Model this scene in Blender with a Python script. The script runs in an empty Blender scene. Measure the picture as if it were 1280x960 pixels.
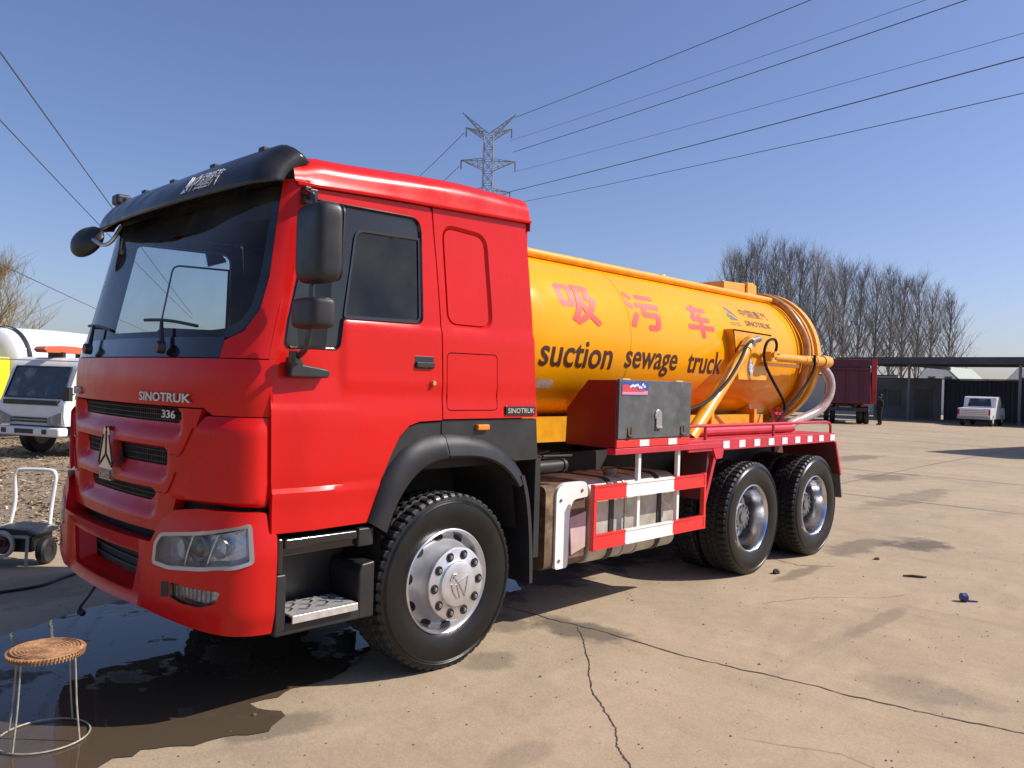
import bpy, bmesh, math, random
from mathutils import Vector, Matrix
from mathutils.geometry import delaunay_2d_cdt
random.seed(7)
SC = bpy.context.scene
COL = SC.collection
PI = math.pi

# ------------------------------------------------------------------ camera
CAM = Vector((-1.6706, -4.7883, 1.7010))
CR = Vector((0.69836158, -0.71513733, 0.0294909))
CU = Vector((-0.02018095, 0.02151261, 0.99956487))
CF = Vector((7.15460578e-01, 6.98652855e-01, -5.91425535e-04))
cam = bpy.data.cameras.new('camera')
cam.sensor_width = 36.0
cam.lens = 1001.37 / 1280 * 36.0
cam.clip_start = 0.05
cam.clip_end = 3000
cam_o = bpy.data.objects.new('camera', cam)
COL.objects.link(cam_o)
M = Matrix.Identity(4)
for i in range(3):
    M[i][0] = CR[i]; M[i][1] = CU[i]; M[i][2] = -CF[i]; M[i][3] = CAM[i]
cam_o.matrix_world = M
SC.camera = cam_o
FPX = 1001.37

# ------------------------------------------------------------------ sky, sun, exposure
SUN_TO = Vector((0.75, -0.77, 1.0)).normalized()
w = bpy.data.worlds.new('World'); SC.world = w; w.use_nodes = True
nt = w.node_tree; nt.nodes.clear()
sky = nt.nodes.new('ShaderNodeTexSky'); sky.sky_type = 'NISHITA'; sky.sun_disc = False
sky.sun_elevation = math.asin(SUN_TO.z)
sky.sun_rotation = math.atan2(SUN_TO.x, SUN_TO.y)
sky.air_density = 1.0; sky.dust_density = 1.2; sky.ozone_density = 4.0; sky.altitude = 50
bg = nt.nodes.new('ShaderNodeBackground'); bg.inputs[1].default_value = 0.10
wo = nt.nodes.new('ShaderNodeOutputWorld')
tint = nt.nodes.new('ShaderNodeMix'); tint.data_type = 'RGBA'; tint.blend_type = 'MULTIPLY'; tint.inputs[0].default_value = 1.0
tint.inputs[7].default_value = (1.0, 0.94, 1.08, 1)
nt.links.new(sky.outputs[0], tint.inputs[6]); nt.links.new(tint.outputs[2], bg.inputs[0]); nt.links.new(bg.outputs[0], wo.inputs[0])
sun = bpy.data.lights.new('sun', 'SUN'); sun.energy = 4.6; sun.angle = math.radians(0.5); sun.color = (1.0, 0.94, 0.85)
sun_o = bpy.data.objects.new('sun', sun); COL.objects.link(sun_o)
sun_o.rotation_euler = (-SUN_TO).to_track_quat('-Z', 'Y').to_euler()
SC.view_settings.view_transform = 'Standard'; SC.view_settings.look = 'None'
SC.view_settings.gamma = 1.0; SC.view_settings.exposure = 0.35
SC.view_settings.use_curve_mapping = False
SC.cycles.max_bounces = 8; SC.cycles.transparent_max_bounces = 12
SC.cycles.caustics_reflective = False; SC.cycles.caustics_refractive = False

# ------------------------------------------------------------------ materials
MATS = {}
def mat(name, col, rough=0.5, metal=0.0, coat=0.0, spec=0.5, var=0.0, vscale=4.0, col2=None, c2lo=0.5, c2hi=0.7,
        c2scale=3.0, bump=0.0, bscale=60.0, rvar=0.0, emit=None, coords='Object', stretch=None):
    if name in MATS: return MATS[name]
    m = bpy.data.materials.new(name); m.use_nodes = True; MATS[name] = m
    nt = m.node_tree; N = nt.nodes; L = nt.links
    b = N['Principled BSDF']
    b.inputs['Base Color'].default_value = (*col, 1); b.inputs['Roughness'].default_value = rough
    b.inputs['Metallic'].default_value = metal; b.inputs['Coat Weight'].default_value = coat
    b.inputs['Coat Roughness'].default_value = 0.06
    b.inputs['Specular IOR Level'].default_value = spec
    if emit: b.inputs['Emission Color'].default_value = (*emit, 1); b.inputs['Emission Strength'].default_value = 1
    tc = N.new('ShaderNodeTexCoord'); src = tc.outputs[coords]
    if stretch:
        mp = N.new('ShaderNodeMapping'); mp.inputs['Scale'].default_value = stretch
        L.new(src, mp.inputs[0]); src = mp.outputs[0]
    cur = None
    if var > 0:
        n = N.new('ShaderNodeTexNoise'); n.inputs['Scale'].default_value = vscale; n.inputs['Detail'].default_value = 6
        L.new(src, n.inputs[0])
        mr = N.new('ShaderNodeMapRange'); mr.inputs[1].default_value = 0.3; mr.inputs[2].default_value = 0.7
        mr.inputs[3].default_value = 1 - var; mr.inputs[4].default_value = 1 + var
        L.new(n.outputs[0], mr.inputs[0])
        mx = N.new('ShaderNodeMix'); mx.data_type = 'RGBA'; mx.blend_type = 'MULTIPLY'; mx.inputs[0].default_value = 1
        mx.inputs[6].default_value = (*col, 1); L.new(mr.outputs[0], mx.inputs[7]); cur = mx.outputs[2]
    if col2:
        n = N.new('ShaderNodeTexNoise'); n.inputs['Scale'].default_value = c2scale; n.inputs['Detail'].default_value = 8
        n.inputs['Roughness'].default_value = 0.65
        L.new(src, n.inputs[0])
        mr = N.new('ShaderNodeMapRange'); mr.inputs[1].default_value = c2lo; mr.inputs[2].default_value = c2hi
        L.new(n.outputs[0], mr.inputs[0])
        mx = N.new('ShaderNodeMix'); mx.data_type = 'RGBA'
        L.new(mr.outputs[0], mx.inputs[0])
        if cur: L.new(cur, mx.inputs[6])
        else: mx.inputs[6].default_value = (*col, 1)
        mx.inputs[7].default_value = (*col2, 1); cur = mx.outputs[2]
    if cur: L.new(cur, b.inputs['Base Color'])
    if rvar > 0:
        n = N.new('ShaderNodeTexNoise'); n.inputs['Scale'].default_value = 5; n.inputs['Detail'].default_value = 7
        L.new(src, n.inputs[0])
        mr = N.new('ShaderNodeMapRange'); mr.inputs[1].default_value = 0.3; mr.inputs[2].default_value = 0.7
        mr.inputs[3].default_value = max(0.02, rough - rvar); mr.inputs[4].default_value = rough + rvar
        L.new(n.outputs[0], mr.inputs[0]); L.new(mr.outputs[0], b.inputs['Roughness'])
    if bump > 0:
        n = N.new('ShaderNodeTexNoise'); n.inputs['Scale'].default_value = bscale; n.inputs['Detail'].default_value = 5
        L.new(src, n.inputs[0])
        bp = N.new('ShaderNodeBump'); bp.inputs['Strength'].default_value = bump; bp.inputs['Distance'].default_value = 0.02
        L.new(n.outputs[0], bp.inputs['Height']); L.new(bp.outputs[0], b.inputs['Normal'])
    return m

def glass(name, tint, ior=1.5, rough=0.01, dirt=0.0):
    if name in MATS: return MATS[name]
    m = bpy.data.materials.new(name); m.use_nodes = True; MATS[name] = m
    N = m.node_tree.nodes; L = m.node_tree.links; N.clear()
    o = N.new('ShaderNodeOutputMaterial'); t = N.new('ShaderNodeBsdfTransparent'); t.inputs[0].default_value = (*tint, 1)
    g = N.new('ShaderNodeBsdfGlossy'); g.inputs['Roughness'].default_value = rough
    fr = N.new('ShaderNodeFresnel'); fr.inputs[0].default_value = ior
    mx = N.new('ShaderNodeMixShader'); L.new(fr.outputs[0], mx.inputs[0]); L.new(t.outputs[0], mx.inputs[1]); L.new(g.outputs[0], mx.inputs[2])
    out = mx.outputs[0]
    if dirt > 0:
        d = N.new('ShaderNodeBsdfDiffuse'); d.inputs[0].default_value = (.32, .30, .27, 1)
        tc = N.new('ShaderNodeTexCoord'); n = N.new('ShaderNodeTexNoise'); n.inputs['Scale'].default_value = 3.5; n.inputs['Detail'].default_value = 8
        L.new(tc.outputs['Object'], n.inputs[0])
        mr = N.new('ShaderNodeMapRange'); mr.inputs[1].default_value = .35; mr.inputs[2].default_value = .8; mr.inputs[3].default_value = 0; mr.inputs[4].default_value = dirt
        L.new(n.outputs[0], mr.inputs[0])
        m2 = N.new('ShaderNodeMixShader'); L.new(mr.outputs[0], m2.inputs[0]); L.new(out, m2.inputs[1]); L.new(d.outputs[0], m2.inputs[2]); out = m2.outputs[0]
    L.new(out, o.inputs[0])
    return m

RED = mat('red_paint', (0.56, 0.011, 0.009), 0.27, coat=0.10, spec=0.22, var=0.06, vscale=1.5, rvar=0.08, bump=0.012, bscale=9)
DRED = mat('chassis_red_paint', (0.50, 0.018, 0.038), 0.5, coat=0.1, var=0.18, vscale=5, col2=(.26, .07, .05), c2lo=.62, c2hi=.8, c2scale=9)
YEL = mat('yellow_paint', (0.82, 0.345, 0.003), 0.25, coat=0.10, spec=0.22, var=0.05, vscale=1.2, rvar=0.08, bump=0.01, bscale=6)
YEL2 = mat('yellow_fitting_paint', (0.74, 0.33, 0.010), 0.4, coat=0.25, var=0.15, vscale=9)
BLK = mat('black_plastic', (0.018, 0.018, 0.019), 0.45, var=0.25, vscale=7, rvar=0.12)
BLKG = mat('black_gloss', (0.012, 0.012, 0.013), 0.16, coat=0.4)
DGREY = mat('dark_grey_plastic', (0.020, 0.020, 0.022), 0.45, spec=0.35, var=0.2, vscale=6, rvar=0.1)
VISOR = mat('smoked_visor', (0.020, 0.020, 0.023), 0.3, var=0.5, vscale=5, rvar=0.18, col2=(.07, .065, .055), c2lo=.6, c2hi=.85, c2scale=2.5)
DARK = mat('underbody_black', (0.015, 0.014, 0.014), 0.75, var=0.3, vscale=8)
CHAS = mat('chassis_black', (0.03, 0.028, 0.027), 0.6, var=0.4, vscale=9)
RUB = mat('tyre_rubber', (0.015, 0.014, 0.014), 0.6, var=0.35, vscale=5, bump=0.15, bscale=90, col2=(.06, .052, .045), c2lo=.55, c2hi=.9, c2scale=6)
SIDEW = mat('tyre_sidewall', (0.008, 0.008, 0.008), 0.34, spec=0.35, var=0.3, vscale=4, rvar=0.12, bump=0.05, bscale=40)
SIL = mat('silver_wheel_paint', (0.60, 0.60, 0.62), 0.36, metal=0.75, var=0.12, vscale=12, rvar=0.1)
CHROME = mat('polished_rim', (0.62, 0.62, 0.64), 0.20, metal=1.0, var=0.2, vscale=6, rvar=0.12)
STEEL = mat('bright_steel', (0.55, 0.55, 0.56), 0.3, metal=1.0, rvar=0.1)
ALU = mat('aluminium_tread', (0.62, 0.60, 0.57), 0.4, metal=0.6, var=0.2, vscale=20)
HUBM = mat('hub_grey_iron', (0.16, 0.16, 0.165), 0.5, metal=0.4, var=0.3, vscale=14)
WHITE = mat('white_paint', (0.78, 0.77, 0.74), 0.4, var=0.07, vscale=5)
REFL = mat('white_reflector', (0.72, 0.71, 0.70), 0.4, var=0.15, vscale=40)
BOXGREY = mat('grey_toolbox_steel', (0.075, 0.077, 0.078), 0.55, var=0.3, vscale=5, col2=(.13, .13, .125), c2lo=.5, c2hi=.72, c2scale=9)
TANKGREY = mat('dirty_tank_aluminium', (0.50, 0.47, 0.40), 0.55, metal=0.25, var=0.25, vscale=5, col2=(.30, .22, .12), c2lo=.5, c2hi=.75, c2scale=4)
RUST = mat('rusty_brown_steel', (0.11, 0.065, 0.04), 0.75, var=0.4, vscale=7, col2=(.30, .2, .11), c2lo=.5, c2hi=.7, c2scale=5)
PINKISH = mat('oversprayed_panel', (0.55, 0.40, 0.38), 0.6, var=0.15, vscale=8, col2=(.6, .12, .1), c2lo=.58, c2hi=.75, c2scale=7)
AMB = mat('amber_lens', (0.75, 0.22, 0.01), 0.25, coat=0.4)
GLASSW = glass('windscreen_glass', (0.80, 0.84, 0.83), 1.45, dirt=0.10)
GLASSD = glass('tinted_side_glass', (0.20, 0.22, 0.22), 1.5, dirt=0.10)
LENS = glass('lamp_lens', (0.92, 0.93, 0.95), 1.45, 0.03)
INTER = mat('cab_interior_grey', (0.035, 0.035, 0.037), 0.8)
SEATM = mat('seat_fabric', (0.05, 0.05, 0.055), 0.9)
LETRED = mat('red_lettering', (0.74, 0.07, 0.045), 0.4, var=0.1, vscale=6)
LETBRN = mat('dark_brown_lettering', (0.055, 0.014, 0.010), 0.45)
LETSIL = mat('silver_lettering', (0.62, 0.60, 0.56), 0.3, metal=0.6)
LETWHT = mat('white_lettering', (0.75, 0.75, 0.75), 0.5)
LOGOGRN = mat('dark_green_logo', (0.055, 0.075, 0.055), 0.5)
HOSEB = mat('brown_clear_hose', (0.42, 0.21, 0.07), 0.3, coat=0.3, var=0.3, vscale=14)
BLUE = mat('blue_plastic', (0.02, 0.045, 0.20), 0.4)

# ------------------------------------------------------------------ mesh helpers
class MB:
    def __init__(s): s.v = []; s.f = []; s.m = []
    def add(s, vs, fs, mi=0):
        o = len(s.v); s.v += [tuple(v) for v in vs]
        for f in fs: s.f.append([i + o for i in f]); s.m.append(mi)
        return s
    def box(s, x0, x1, y0, y1, z0, z1, mi=0):
        vs = [(x, y, z) for x in (x0, x1) for y in (y0, y1) for z in (z0, z1)]
        return s.add(vs, [(0, 1, 3, 2), (4, 6, 7, 5), (0, 4, 5, 1), (2, 3, 7, 6), (0, 2, 6, 4), (1, 5, 7, 3)], mi)
    def beam(s, a, b, w, h, up=(0, 0, 1), mi=0):
        a = Vector(a); b = Vector(b); d = (b - a).normalized(); up = Vector(up)
        if abs(d.dot(up)) > .99: up = Vector((1, 0, 0))
        x = d.cross(up).normalized() * w / 2; y = d.cross(x).normalized() * h / 2
        vs = [p + i * x + j * y for p in (a, b) for i, j in ((-1, -1), (1, -1), (1, 1), (-1, 1))]
        return s.add(vs, [(0, 1, 2, 3), (4, 7, 6, 5), (0, 4, 5, 1), (1, 5, 6, 2), (2, 6, 7, 3), (3, 7, 4, 0)], mi)
    def prism(s, pts, axis, a, b, mi=0):
        n = len(pts)
        def P(p, t):
            return {'x': (t, p[0], p[1]), 'y': (p[0], t, p[1]), 'z': (p[0], p[1], t)}[axis]
        vs = [P(p, a) for p in pts] + [P(p, b) for p in pts]
        fs = [tuple(range(n)), tuple(range(2 * n - 1, n - 1, -1))] + [(i, (i + 1) % n, n + (i + 1) % n, n + i) for i in range(n)]
        return s.add(vs, fs, mi)
    def tube(s, pts, r, n=8, caps=True, closed=False, mi=0):
        pts = [Vector(p) for p in pts]; k = len(pts)
        rs = r if isinstance(r, (list, tuple)) else [r] * k
        vs = []; nrm = None
        for i in range(k):
            if closed: d = (pts[(i + 1) % k] - pts[i - 1])
            else: d = pts[min(i + 1, k - 1)] - pts[max(i - 1, 0)]
            d.normalize()
            if nrm is None:
                nrm = d.orthogonal().normalized()
            else:
                nrm = nrm - d * nrm.dot(d)
                nrm = nrm.normalized() if nrm.length > 1e-6 else d.orthogonal().normalized()
            bn = d.cross(nrm)
            for j in range(n):
                a = 2 * PI * j / n; vs.append(pts[i] + (nrm * math.cos(a) + bn * math.sin(a)) * rs[i])
        fs = []
        for i in range(k if closed else k - 1):
            i2 = (i + 1) % k
            for j in range(n): fs.append((i * n + j, i * n + (j + 1) % n, i2 * n + (j + 1) % n, i2 * n + j))
        if caps and not closed: fs += [tuple(range(n - 1, -1, -1)), tuple(range((k - 1) * n, k * n))]
        return s.add(vs, fs, mi)
    def lathe(s, prof, c=(0, 0, 0), axis='y', n=48, mi=0, close=False):
        vs = []; c = Vector(c)
        for r, h in prof:
            for j in range(n):
                a = 2 * PI * j / n; u, v = r * math.cos(a), r * math.sin(a)
                p = {'y': (u, h, v), 'x': (h, u, v), 'z': (u, v, h)}[axis]
                vs.append(c + Vector(p))
        k = len(prof); fs = []
        for i in range(k if close else k - 1):
            i2 = (i + 1) % k
            for j in range(n): fs.append((i * n + j, i * n + (j + 1) % n, i2 * n + (j + 1) % n, i2 * n + j))
        return s.add(vs, fs, mi)
    def grid(s, fn, nu, nv, mi=0):
        vs = [fn(i / nu, j / nv) for i in range(nu + 1) for j in range(nv + 1)]
        fs = [(i * (nv + 1) + j, (i + 1) * (nv + 1) + j, (i + 1) * (nv + 1) + j + 1, i * (nv + 1) + j + 1) for i in range(nu) for j in range(nv)]
        return s.add(vs, fs, mi)
    def mesh(s, name, mats, smooth=35, recalc=True):
        me = bpy.data.meshes.new(name); me.from_pydata(s.v, [], s.f)
        if not isinstance(mats, (list, tuple)): mats = [mats]
        for m in mats: me.materials.append(m)
        if len(mats) > 1: me.polygons.foreach_set('material_index', s.m)
        if recalc:
            bm = bmesh.new(); bm.from_mesh(me)
            bmesh.ops.remove_doubles(bm, verts=bm.verts, dist=1e-5)
            bmesh.ops.recalc_face_normals(bm, faces=bm.faces); bm.to_mesh(me); bm.free()
        if smooth:
            me.shade_smooth(); me.set_sharp_from_angle(angle=math.radians(smooth))
        return me
    def build(s, name, mats, parent=None, smooth=35, bevel=0, seg=2, recalc=True):
        return link(name, s.mesh(name, mats, smooth, recalc), parent, bevel, seg)

def link(name, me, parent=None, bevel=0, seg=2):
    o = bpy.data.objects.new(name, me); COL.objects.link(o)
    if parent: o.parent = parent
    if bevel:
        b = o.modifiers.new('bevel', 'BEVEL'); b.width = bevel; b.segments = seg; b.limit_method = 'ANGLE'; b.angle_limit = math.radians(40)
        b.harden_normals = True
    return o
def empty(name, loc=(0, 0, 0), rz=0.0, parent=None):
    o = bpy.data.objects.new(name, None); COL.objects.link(o); o.location = loc; o.rotation_euler = (0, 0, rz)
    o.empty_display_size = .2
    if parent: o.parent = parent
    return o
def tag(o, label=None, cat=None, group=None, kind=None):
    if label: o['label'] = label
    if cat: o['category'] = cat
    if group: o['group'] = group
    if kind: o['kind'] = kind
    return o
def copy_tree(o, parent=None):
    c = o.copy(); COL.objects.link(c)
    c.parent = parent
    for ch in [x for x in o.children]: copy_tree(ch, c)
    return c

def pip(p, poly):
    x, y = p; c = False; n = len(poly)
    for i in range(n):
        x1, y1 = poly[i]; x2, y2 = poly[i - 1]
        if (y1 > y) != (y2 > y) and x < (x2 - x1) * (y - y1) / (y2 - y1) + x1: c = not c
    return c
def rpoly(pts, r, n=5):
    out = []; k = len(pts)
    for i in range(k):
        p = Vector(pts[i][:2]); a = Vector(pts[i - 1][:2]); b = Vector(pts[(i + 1) % k][:2])
        rr = pts[i][2] if len(pts[i]) > 2 else r
        da = a - p; db = b - p
        rr = min(rr, da.length * .49, db.length * .49)
        if rr < 1e-4: out.append(tuple(p)); continue
        p0 = p + da.normalized() * rr; p1 = p + db.normalized() * rr
        for j in range(n + 1):
            t = j / n; q = p0 * (1 - t) ** 2 + p * 2 * t * (1 - t) + p1 * t * t; out.append(tuple(q))
    return out
def resample(poly, step):
    out = []; k = len(poly)
    for i in range(k):
        a = Vector(poly[i]); b = Vector(poly[(i + 1) % k]); m = max(1, int(math.ceil((b - a).length / step)))
        for j in range(m): out.append(tuple(a.lerp(b, j / m)))
    return out
def panel(mb, outline, holes, fmap, step=.04, thick=.025, side=1, hole_thick=None, mi=0, flat=False):
    """curved sheet with real cut-outs: 2-D outline + holes, mapped by fmap to 3-D; side = sign of inward normal offset"""
    if flat: step_b = 1e9
    else: step_b = step
    loops = [resample(outline, step_b)] + [resample(h, step_b) for h in holes]
    vs = []; es = []
    for lp in loops:
        o = len(vs); vs += [Vector(p) for p in lp]; es += [(o + i, o + (i + 1) % len(lp)) for i in range(len(lp))]
    if not flat:
        xs = [p[0] for p in outline]; ys = [p[1] for p in outline]
        nx = int((max(xs) - min(xs)) / step); ny = int((max(ys) - min(ys)) / step)
        for i in range(1, nx + 1):
            for j in range(1, ny + 1):
                q = (min(xs) + i * step + .0007 * (j % 2), min(ys) + j * step)
                if pip(q, outline) and not any(pip(q, h) for h in holes):
                    if min((Vector(q) - v).length for v in vs[:sum(len(l) for l in loops)]) > step * .4: vs.append(Vector(q))
    r = delaunay_2d_cdt(vs, es, [], 0, 1e-6)
    v2, fs = r[0], r[2]
    keep = []
    for f in fs:
        c = sum((v2[i] for i in f), Vector((0, 0))) / len(f)
        if pip(c, outline) and not any(pip(c, h) for h in holes): keep.append(tuple(f))
    e = 1e-3
    P = [Vector(fmap(p.x, p.y)) for p in v2]
    def nrm(p):
        du = Vector(fmap(p.x + e, p.y)) - Vector(fmap(p.x - e, p.y)); dv = Vector(fmap(p.x, p.y + e)) - Vector(fmap(p.x, p.y - e))
        return du.cross(dv).normalized() * side
    cnt = {}
    for f in keep:
        for i in range(len(f)):
            a, b = f[i], f[(i + 1) % len(f)]; k = (min(a, b), max(a, b)); cnt.setdefault(k, []).append((a, b))
    allv = list(P); fcs = list(keep); back = {}
    if thick:
        for k, l in cnt.items():
            if len(l) == 1:
                a, b = l[0]
                for q in (a, b):
                    if q not in back:
                        back[q] = len(allv); allv.append(P[q] + nrm(v2[q]) * thick)
                fcs.append((b, a, back[a], back[b]))
    mb.add(allv, fcs, mi)
    return mb
def catmull(pts, n=12):
    out = []; k = len(pts); P = [Vector(p) for p in pts]
    for i in range(k - 1):
        p0 = P[max(i - 1, 0)]; p1 = P[i]; p2 = P[i + 1]; p3 = P[min(i + 2, k - 1)]
        for j in range(n):
            t = j / n
            out.append(.5 * ((2 * p1) + (-p0 + p2) * t + (2 * p0 - 5 * p1 + 4 * p2 - p3) * t * t + (-p0 + 3 * p1 - 3 * p2 + p3) * t ** 3))
    out.append(P[-1]); return out
class Plan:
    """half plan curve (x,y>=0) reflected; u = signed arc length, sign follows y"""
    def __init__(s, pts):
        s.p = catmull(pts, 16); s.l = [0]
        for a, b in zip(s.p, s.p[1:]): s.l.append(s.l[-1] + (b - a).length)
        s.umax = s.l[-1]
    def at(s, u):
        a = min(abs(u), s.umax); sg = 1 if u >= 0 else -1
        import bisect
        i = min(max(bisect.bisect_right(s.l, a) - 1, 0), len(s.p) - 2)
        t = (a - s.l[i]) / max(1e-9, s.l[i + 1] - s.l[i]); q = s.p[i].lerp(s.p[i + 1], t)
        ex = abs(u) - s.umax
        if ex > 0: q = q + (s.p[-1] - s.p[-2]).normalized() * ex
        return q.x, q.y * sg
    def uy(s, y):
        a = abs(y); sg = 1 if y >= 0 else -1
        for i in range(len(s.p) - 1):
            if s.p[i].y <= a <= s.p[i + 1].y:
                t = (a - s.p[i].y) / max(1e-9, s.p[i + 1].y - s.p[i].y); return sg * (s.l[i] + t * (s.l[i + 1] - s.l[i]))
        return sg * s.umax

TXT = {}
def text_mesh(body, offset=0.0, shear=0.0):
    """2-D glyph triangles of a text, normalised to its own bounding box (0..1)"""
    c = bpy.data.curves.new('lettering', 'FONT'); c.body = body; c.size = 1; c.offset = offset; c.shear = shear; c.resolution_u = 3
    o = bpy.data.objects.new('lettering', c); COL.objects.link(o)
    bpy.context.view_layer.update()
    me = bpy.data.meshes.new_from_object(o.evaluated_get(bpy.context.evaluated_depsgraph_get()))
    vs = [(v.co.x, v.co.y) for v in me.vertices]; fs = [tuple(p.vertices) for p in me.polygons]
    bpy.data.objects.remove(o); bpy.data.curves.remove(c); bpy.data.meshes.remove(me)
    x0 = min(v[0] for v in vs); x1 = max(v[0] for v in vs); y0 = min(v[1] for v in vs); y1 = max(v[1] for v in vs)
    return [((x - x0) / (x1 - x0), (y - y0) / (y1 - y0)) for x, y in vs], fs
def lettering(name, body, fmap, m, parent, offset=0.0, cuts=0, extr=0.0, nfun=None, shear=0.0):
    vs, fs = text_mesh(body, offset, shear)
    bm = bmesh.new(); bv = [bm.verts.new((x, y, 0)) for x, y in vs]
    for f in fs:
        try: bm.faces.new([bv[i] for i in f])
        except ValueError: pass
    for k in range(1, cuts + 1):
        bmesh.ops.bisect_plane(bm, geom=bm.verts[:] + bm.edges[:] + bm.faces[:], plane_co=(0, k / (cuts + 1), 0), plane_no=(0, 1, 0))
    if extr:
        r = bmesh.ops.extrude_face_region(bm, geom=bm.faces[:])
        for v in r['geom']:
            if isinstance(v, bmesh.types.BMVert): v.co.z = extr
    for v in bm.verts: v.co = Vector(fmap(v.co.x, v.co.y, v.co.z))
    bmesh.ops.recalc_face_normals(bm, faces=bm.faces)
    me = bpy.data.meshes.new(name); bm.to_mesh(me); bm.free(); me.materials.append(m)
    return link(name, me, parent)


# ================================================================== THE SUCTION TRUCK
T = tag(empty('suction_truck', (0, 0, 0)), 'large red cab tank truck with yellow tank lettered suction sewage truck', 'truck')
def sstep(a, b, x):
    t = min(1, max(0, (x - a) / (b - a))); return t * t * (3 - 2 * t)
YS = 1.20
def side_off(x, z):
    o = 0.0
    o += .018 * sstep(1.75, 1.45, z) * sstep(1.0, 1.25, z) * 1.0           # lower door belly
    fx = sstep(.98, .45, x)
    o += .022 * sstep(1.145, 1.118, z) * (.35 + .65 * fx) * sstep(1.5, .9, x)   # lower crease
    o += .010 * sstep(1.565, 1.545, z) * fx
    o += .012 * sstep(2.022, 1.985, z) * sstep(.70, .74, x) * sstep(1.6, 1.7, z)
    o -= .035 * sstep(1.95, 2.75, z)                                       # tumble-home
    o -= .02 * sstep(.55, .30, x)
    return o
def sidemap(sg, extra=0.0):
    return lambda x, z: (x, sg * (YS + side_off(x, z) + extra), z)

# ---- front plan curves
FP = Plan([(0, 0), (.008, .3), (.042, .65), (.082, .85), (.135, 1.0), (.20, 1.11), (.27, 1.165), (.335, 1.185)])
BP = Plan([(-.05, 0), (-.04, .3), (-.005, .65), (.04, .88), (.095, 1.05), (.16, 1.15), (.245, 1.205), (.352, 1.225)])
def lean(u, z):
    if z <= 1.786: return .0
    k = .15 + .15 * (1 - min(1, abs(u) / FP.umax) ** 2)
    return k * (z - 1.786) / .87
def front(extra=0.0, fn=None):
    def f(u, z):
        x, y = FP.at(u); x2, y2 = FP.at(u + .004); x1, y1 = FP.at(u - .004)
        n = Vector((-(y2 - y1), (x2 - x1))).normalized()
        e = extra + (fn(u, z) if fn else 0)
        return (x + lean(u, z) + n.x * e, y + n.y * e, z)
    return f

# ---- doors
door_out = [(.469, 2.668, .04), (.43, 2.43), (.382, 2.16), (.335, 1.93), (.312, 1.80), (.318, 1.45), (.334, .925), (.897, .925), (.93, 1.0),
            (.98, 1.14), (1.04, 1.28), (1.10, 1.385), (1.165, 1.445), (1.24, 1.468), (1.409, 1.474), (1.404, 1.75), (1.385, 2.07), (1.355, 2.42), (1.322, 2.716, .04)]
door_out = rpoly(door_out, 0.0)
win_hole = rpoly([(.533, 2.622, .05), (.40, 1.99), (.382, 1.842, .05), (.706, 1.848, .04), (.722, 2.012, .02), (1.262, 2.024, .05), (1.25, 2.640, .09)], .0, 6)
def shrink(poly, d):
    c = []; k = len(poly)
    ar = sum(poly[i][0] * poly[(i + 1) % k][1] - poly[(i + 1) % k][0] * poly[i][1] for i in range(k))
    s = 1 if ar > 0 else -1
    for i in range(k):
        a = Vector(poly[i - 1]); b = Vector(poly[i]); e = Vector(poly[(i + 1) % k])
        t = (e - a)
        if t.length < 1e-9: t = Vector((1, 0))
        t.normalize(); nn = Vector((-t.y, t.x)) * s
        c.append(tuple(b + nn * d))
    return c
def ring2d(mb, outer, inner, fmap_o, fmap_i, mi=0):
    k = len(outer); vs = [fmap_o(*p) for p in outer] + [fmap_i(*p) for p in inner]
    mb.add(vs, [(i, (i + 1) % k, k + (i + 1) % k, k + i) for i in range(k)], mi)
def make_door(sg):
    mb = MB(); panel(mb, door_out, [win_hole], sidemap(sg), .022 if sg < 0 else .06, .03, side=sg)
    d = mb.build('door', RED, T, 30)
    f = MB(); inn = shrink(win_hole, .016)
    ring2d(f, win_hole, shrink(win_hole, .006), sidemap(sg, .001), sidemap(sg, .008)); ring2d(f, shrink(win_hole, .006), inn, sidemap(sg, .008), sidemap(sg, -.012))
    f.build('window_seal', BLKG, d, 60)
    g = MB(); panel(g, inn, [], sidemap(sg, -.012), .2, 0, side=sg); g.build('window_glass', GLASSD if sg < 0 else GLASSW, d, 60)
    # inner framed pane: deep black band above and in front, slim frame around
    fr = rpoly([(.722, 2.022, .02), (1.246, 2.034, .04), (1.242, 2.522, .01), (.80, 2.508, .06)], .03, 6)
    fr2 = shrink(fr, .014)
    b = MB(); ring2d(b, fr, fr2, sidemap(sg, -.002), sidemap(sg, -.004)); ring2d(b, fr, fr, sidemap(sg, -.002), sidemap(sg, -.014)); b.build('window_frame', BLKG, d, 40)
    if sg > 0: fr = None
    band = MB()
    if fr: panel(band, shrink(inn, .001), [fr], sidemap(sg, -.0105), .25, 0, side=sg)
    if fr: band.build('quarter_glass', mat('smoked_plastic', (.011, .012, .012), .14, coat=.3, var=.4, vscale=4), d, 60)
    h = MB(); h.box(1.188, 1.345, sg * YS - sg * .02, sg * (YS + .014), 1.763, 1.85)
    hh = h.build('handle_recess', BLK, d, 0, .012)
    h = MB(); h.box(1.20, 1.335, sg * (YS + .012), sg * (YS + .03), 1.775, 1.81); h.build('door_handle', BLKG, d, 0, .008)
    k = MB(); k.lathe([(.0, .035), (.013, .035), (.016, .026), (.016, .0)], (1.331, sg * YS, 1.689), 'y', 16)
    if sg < 0: k.v = [(x, sg * YS - (y - sg * YS), z) for x, y, z in k.v]
    k.build('lock', mat('brass', (.6, .42, .15), .35, metal=.8), d)
    return d
make_door(-1); make_door(1)

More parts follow.
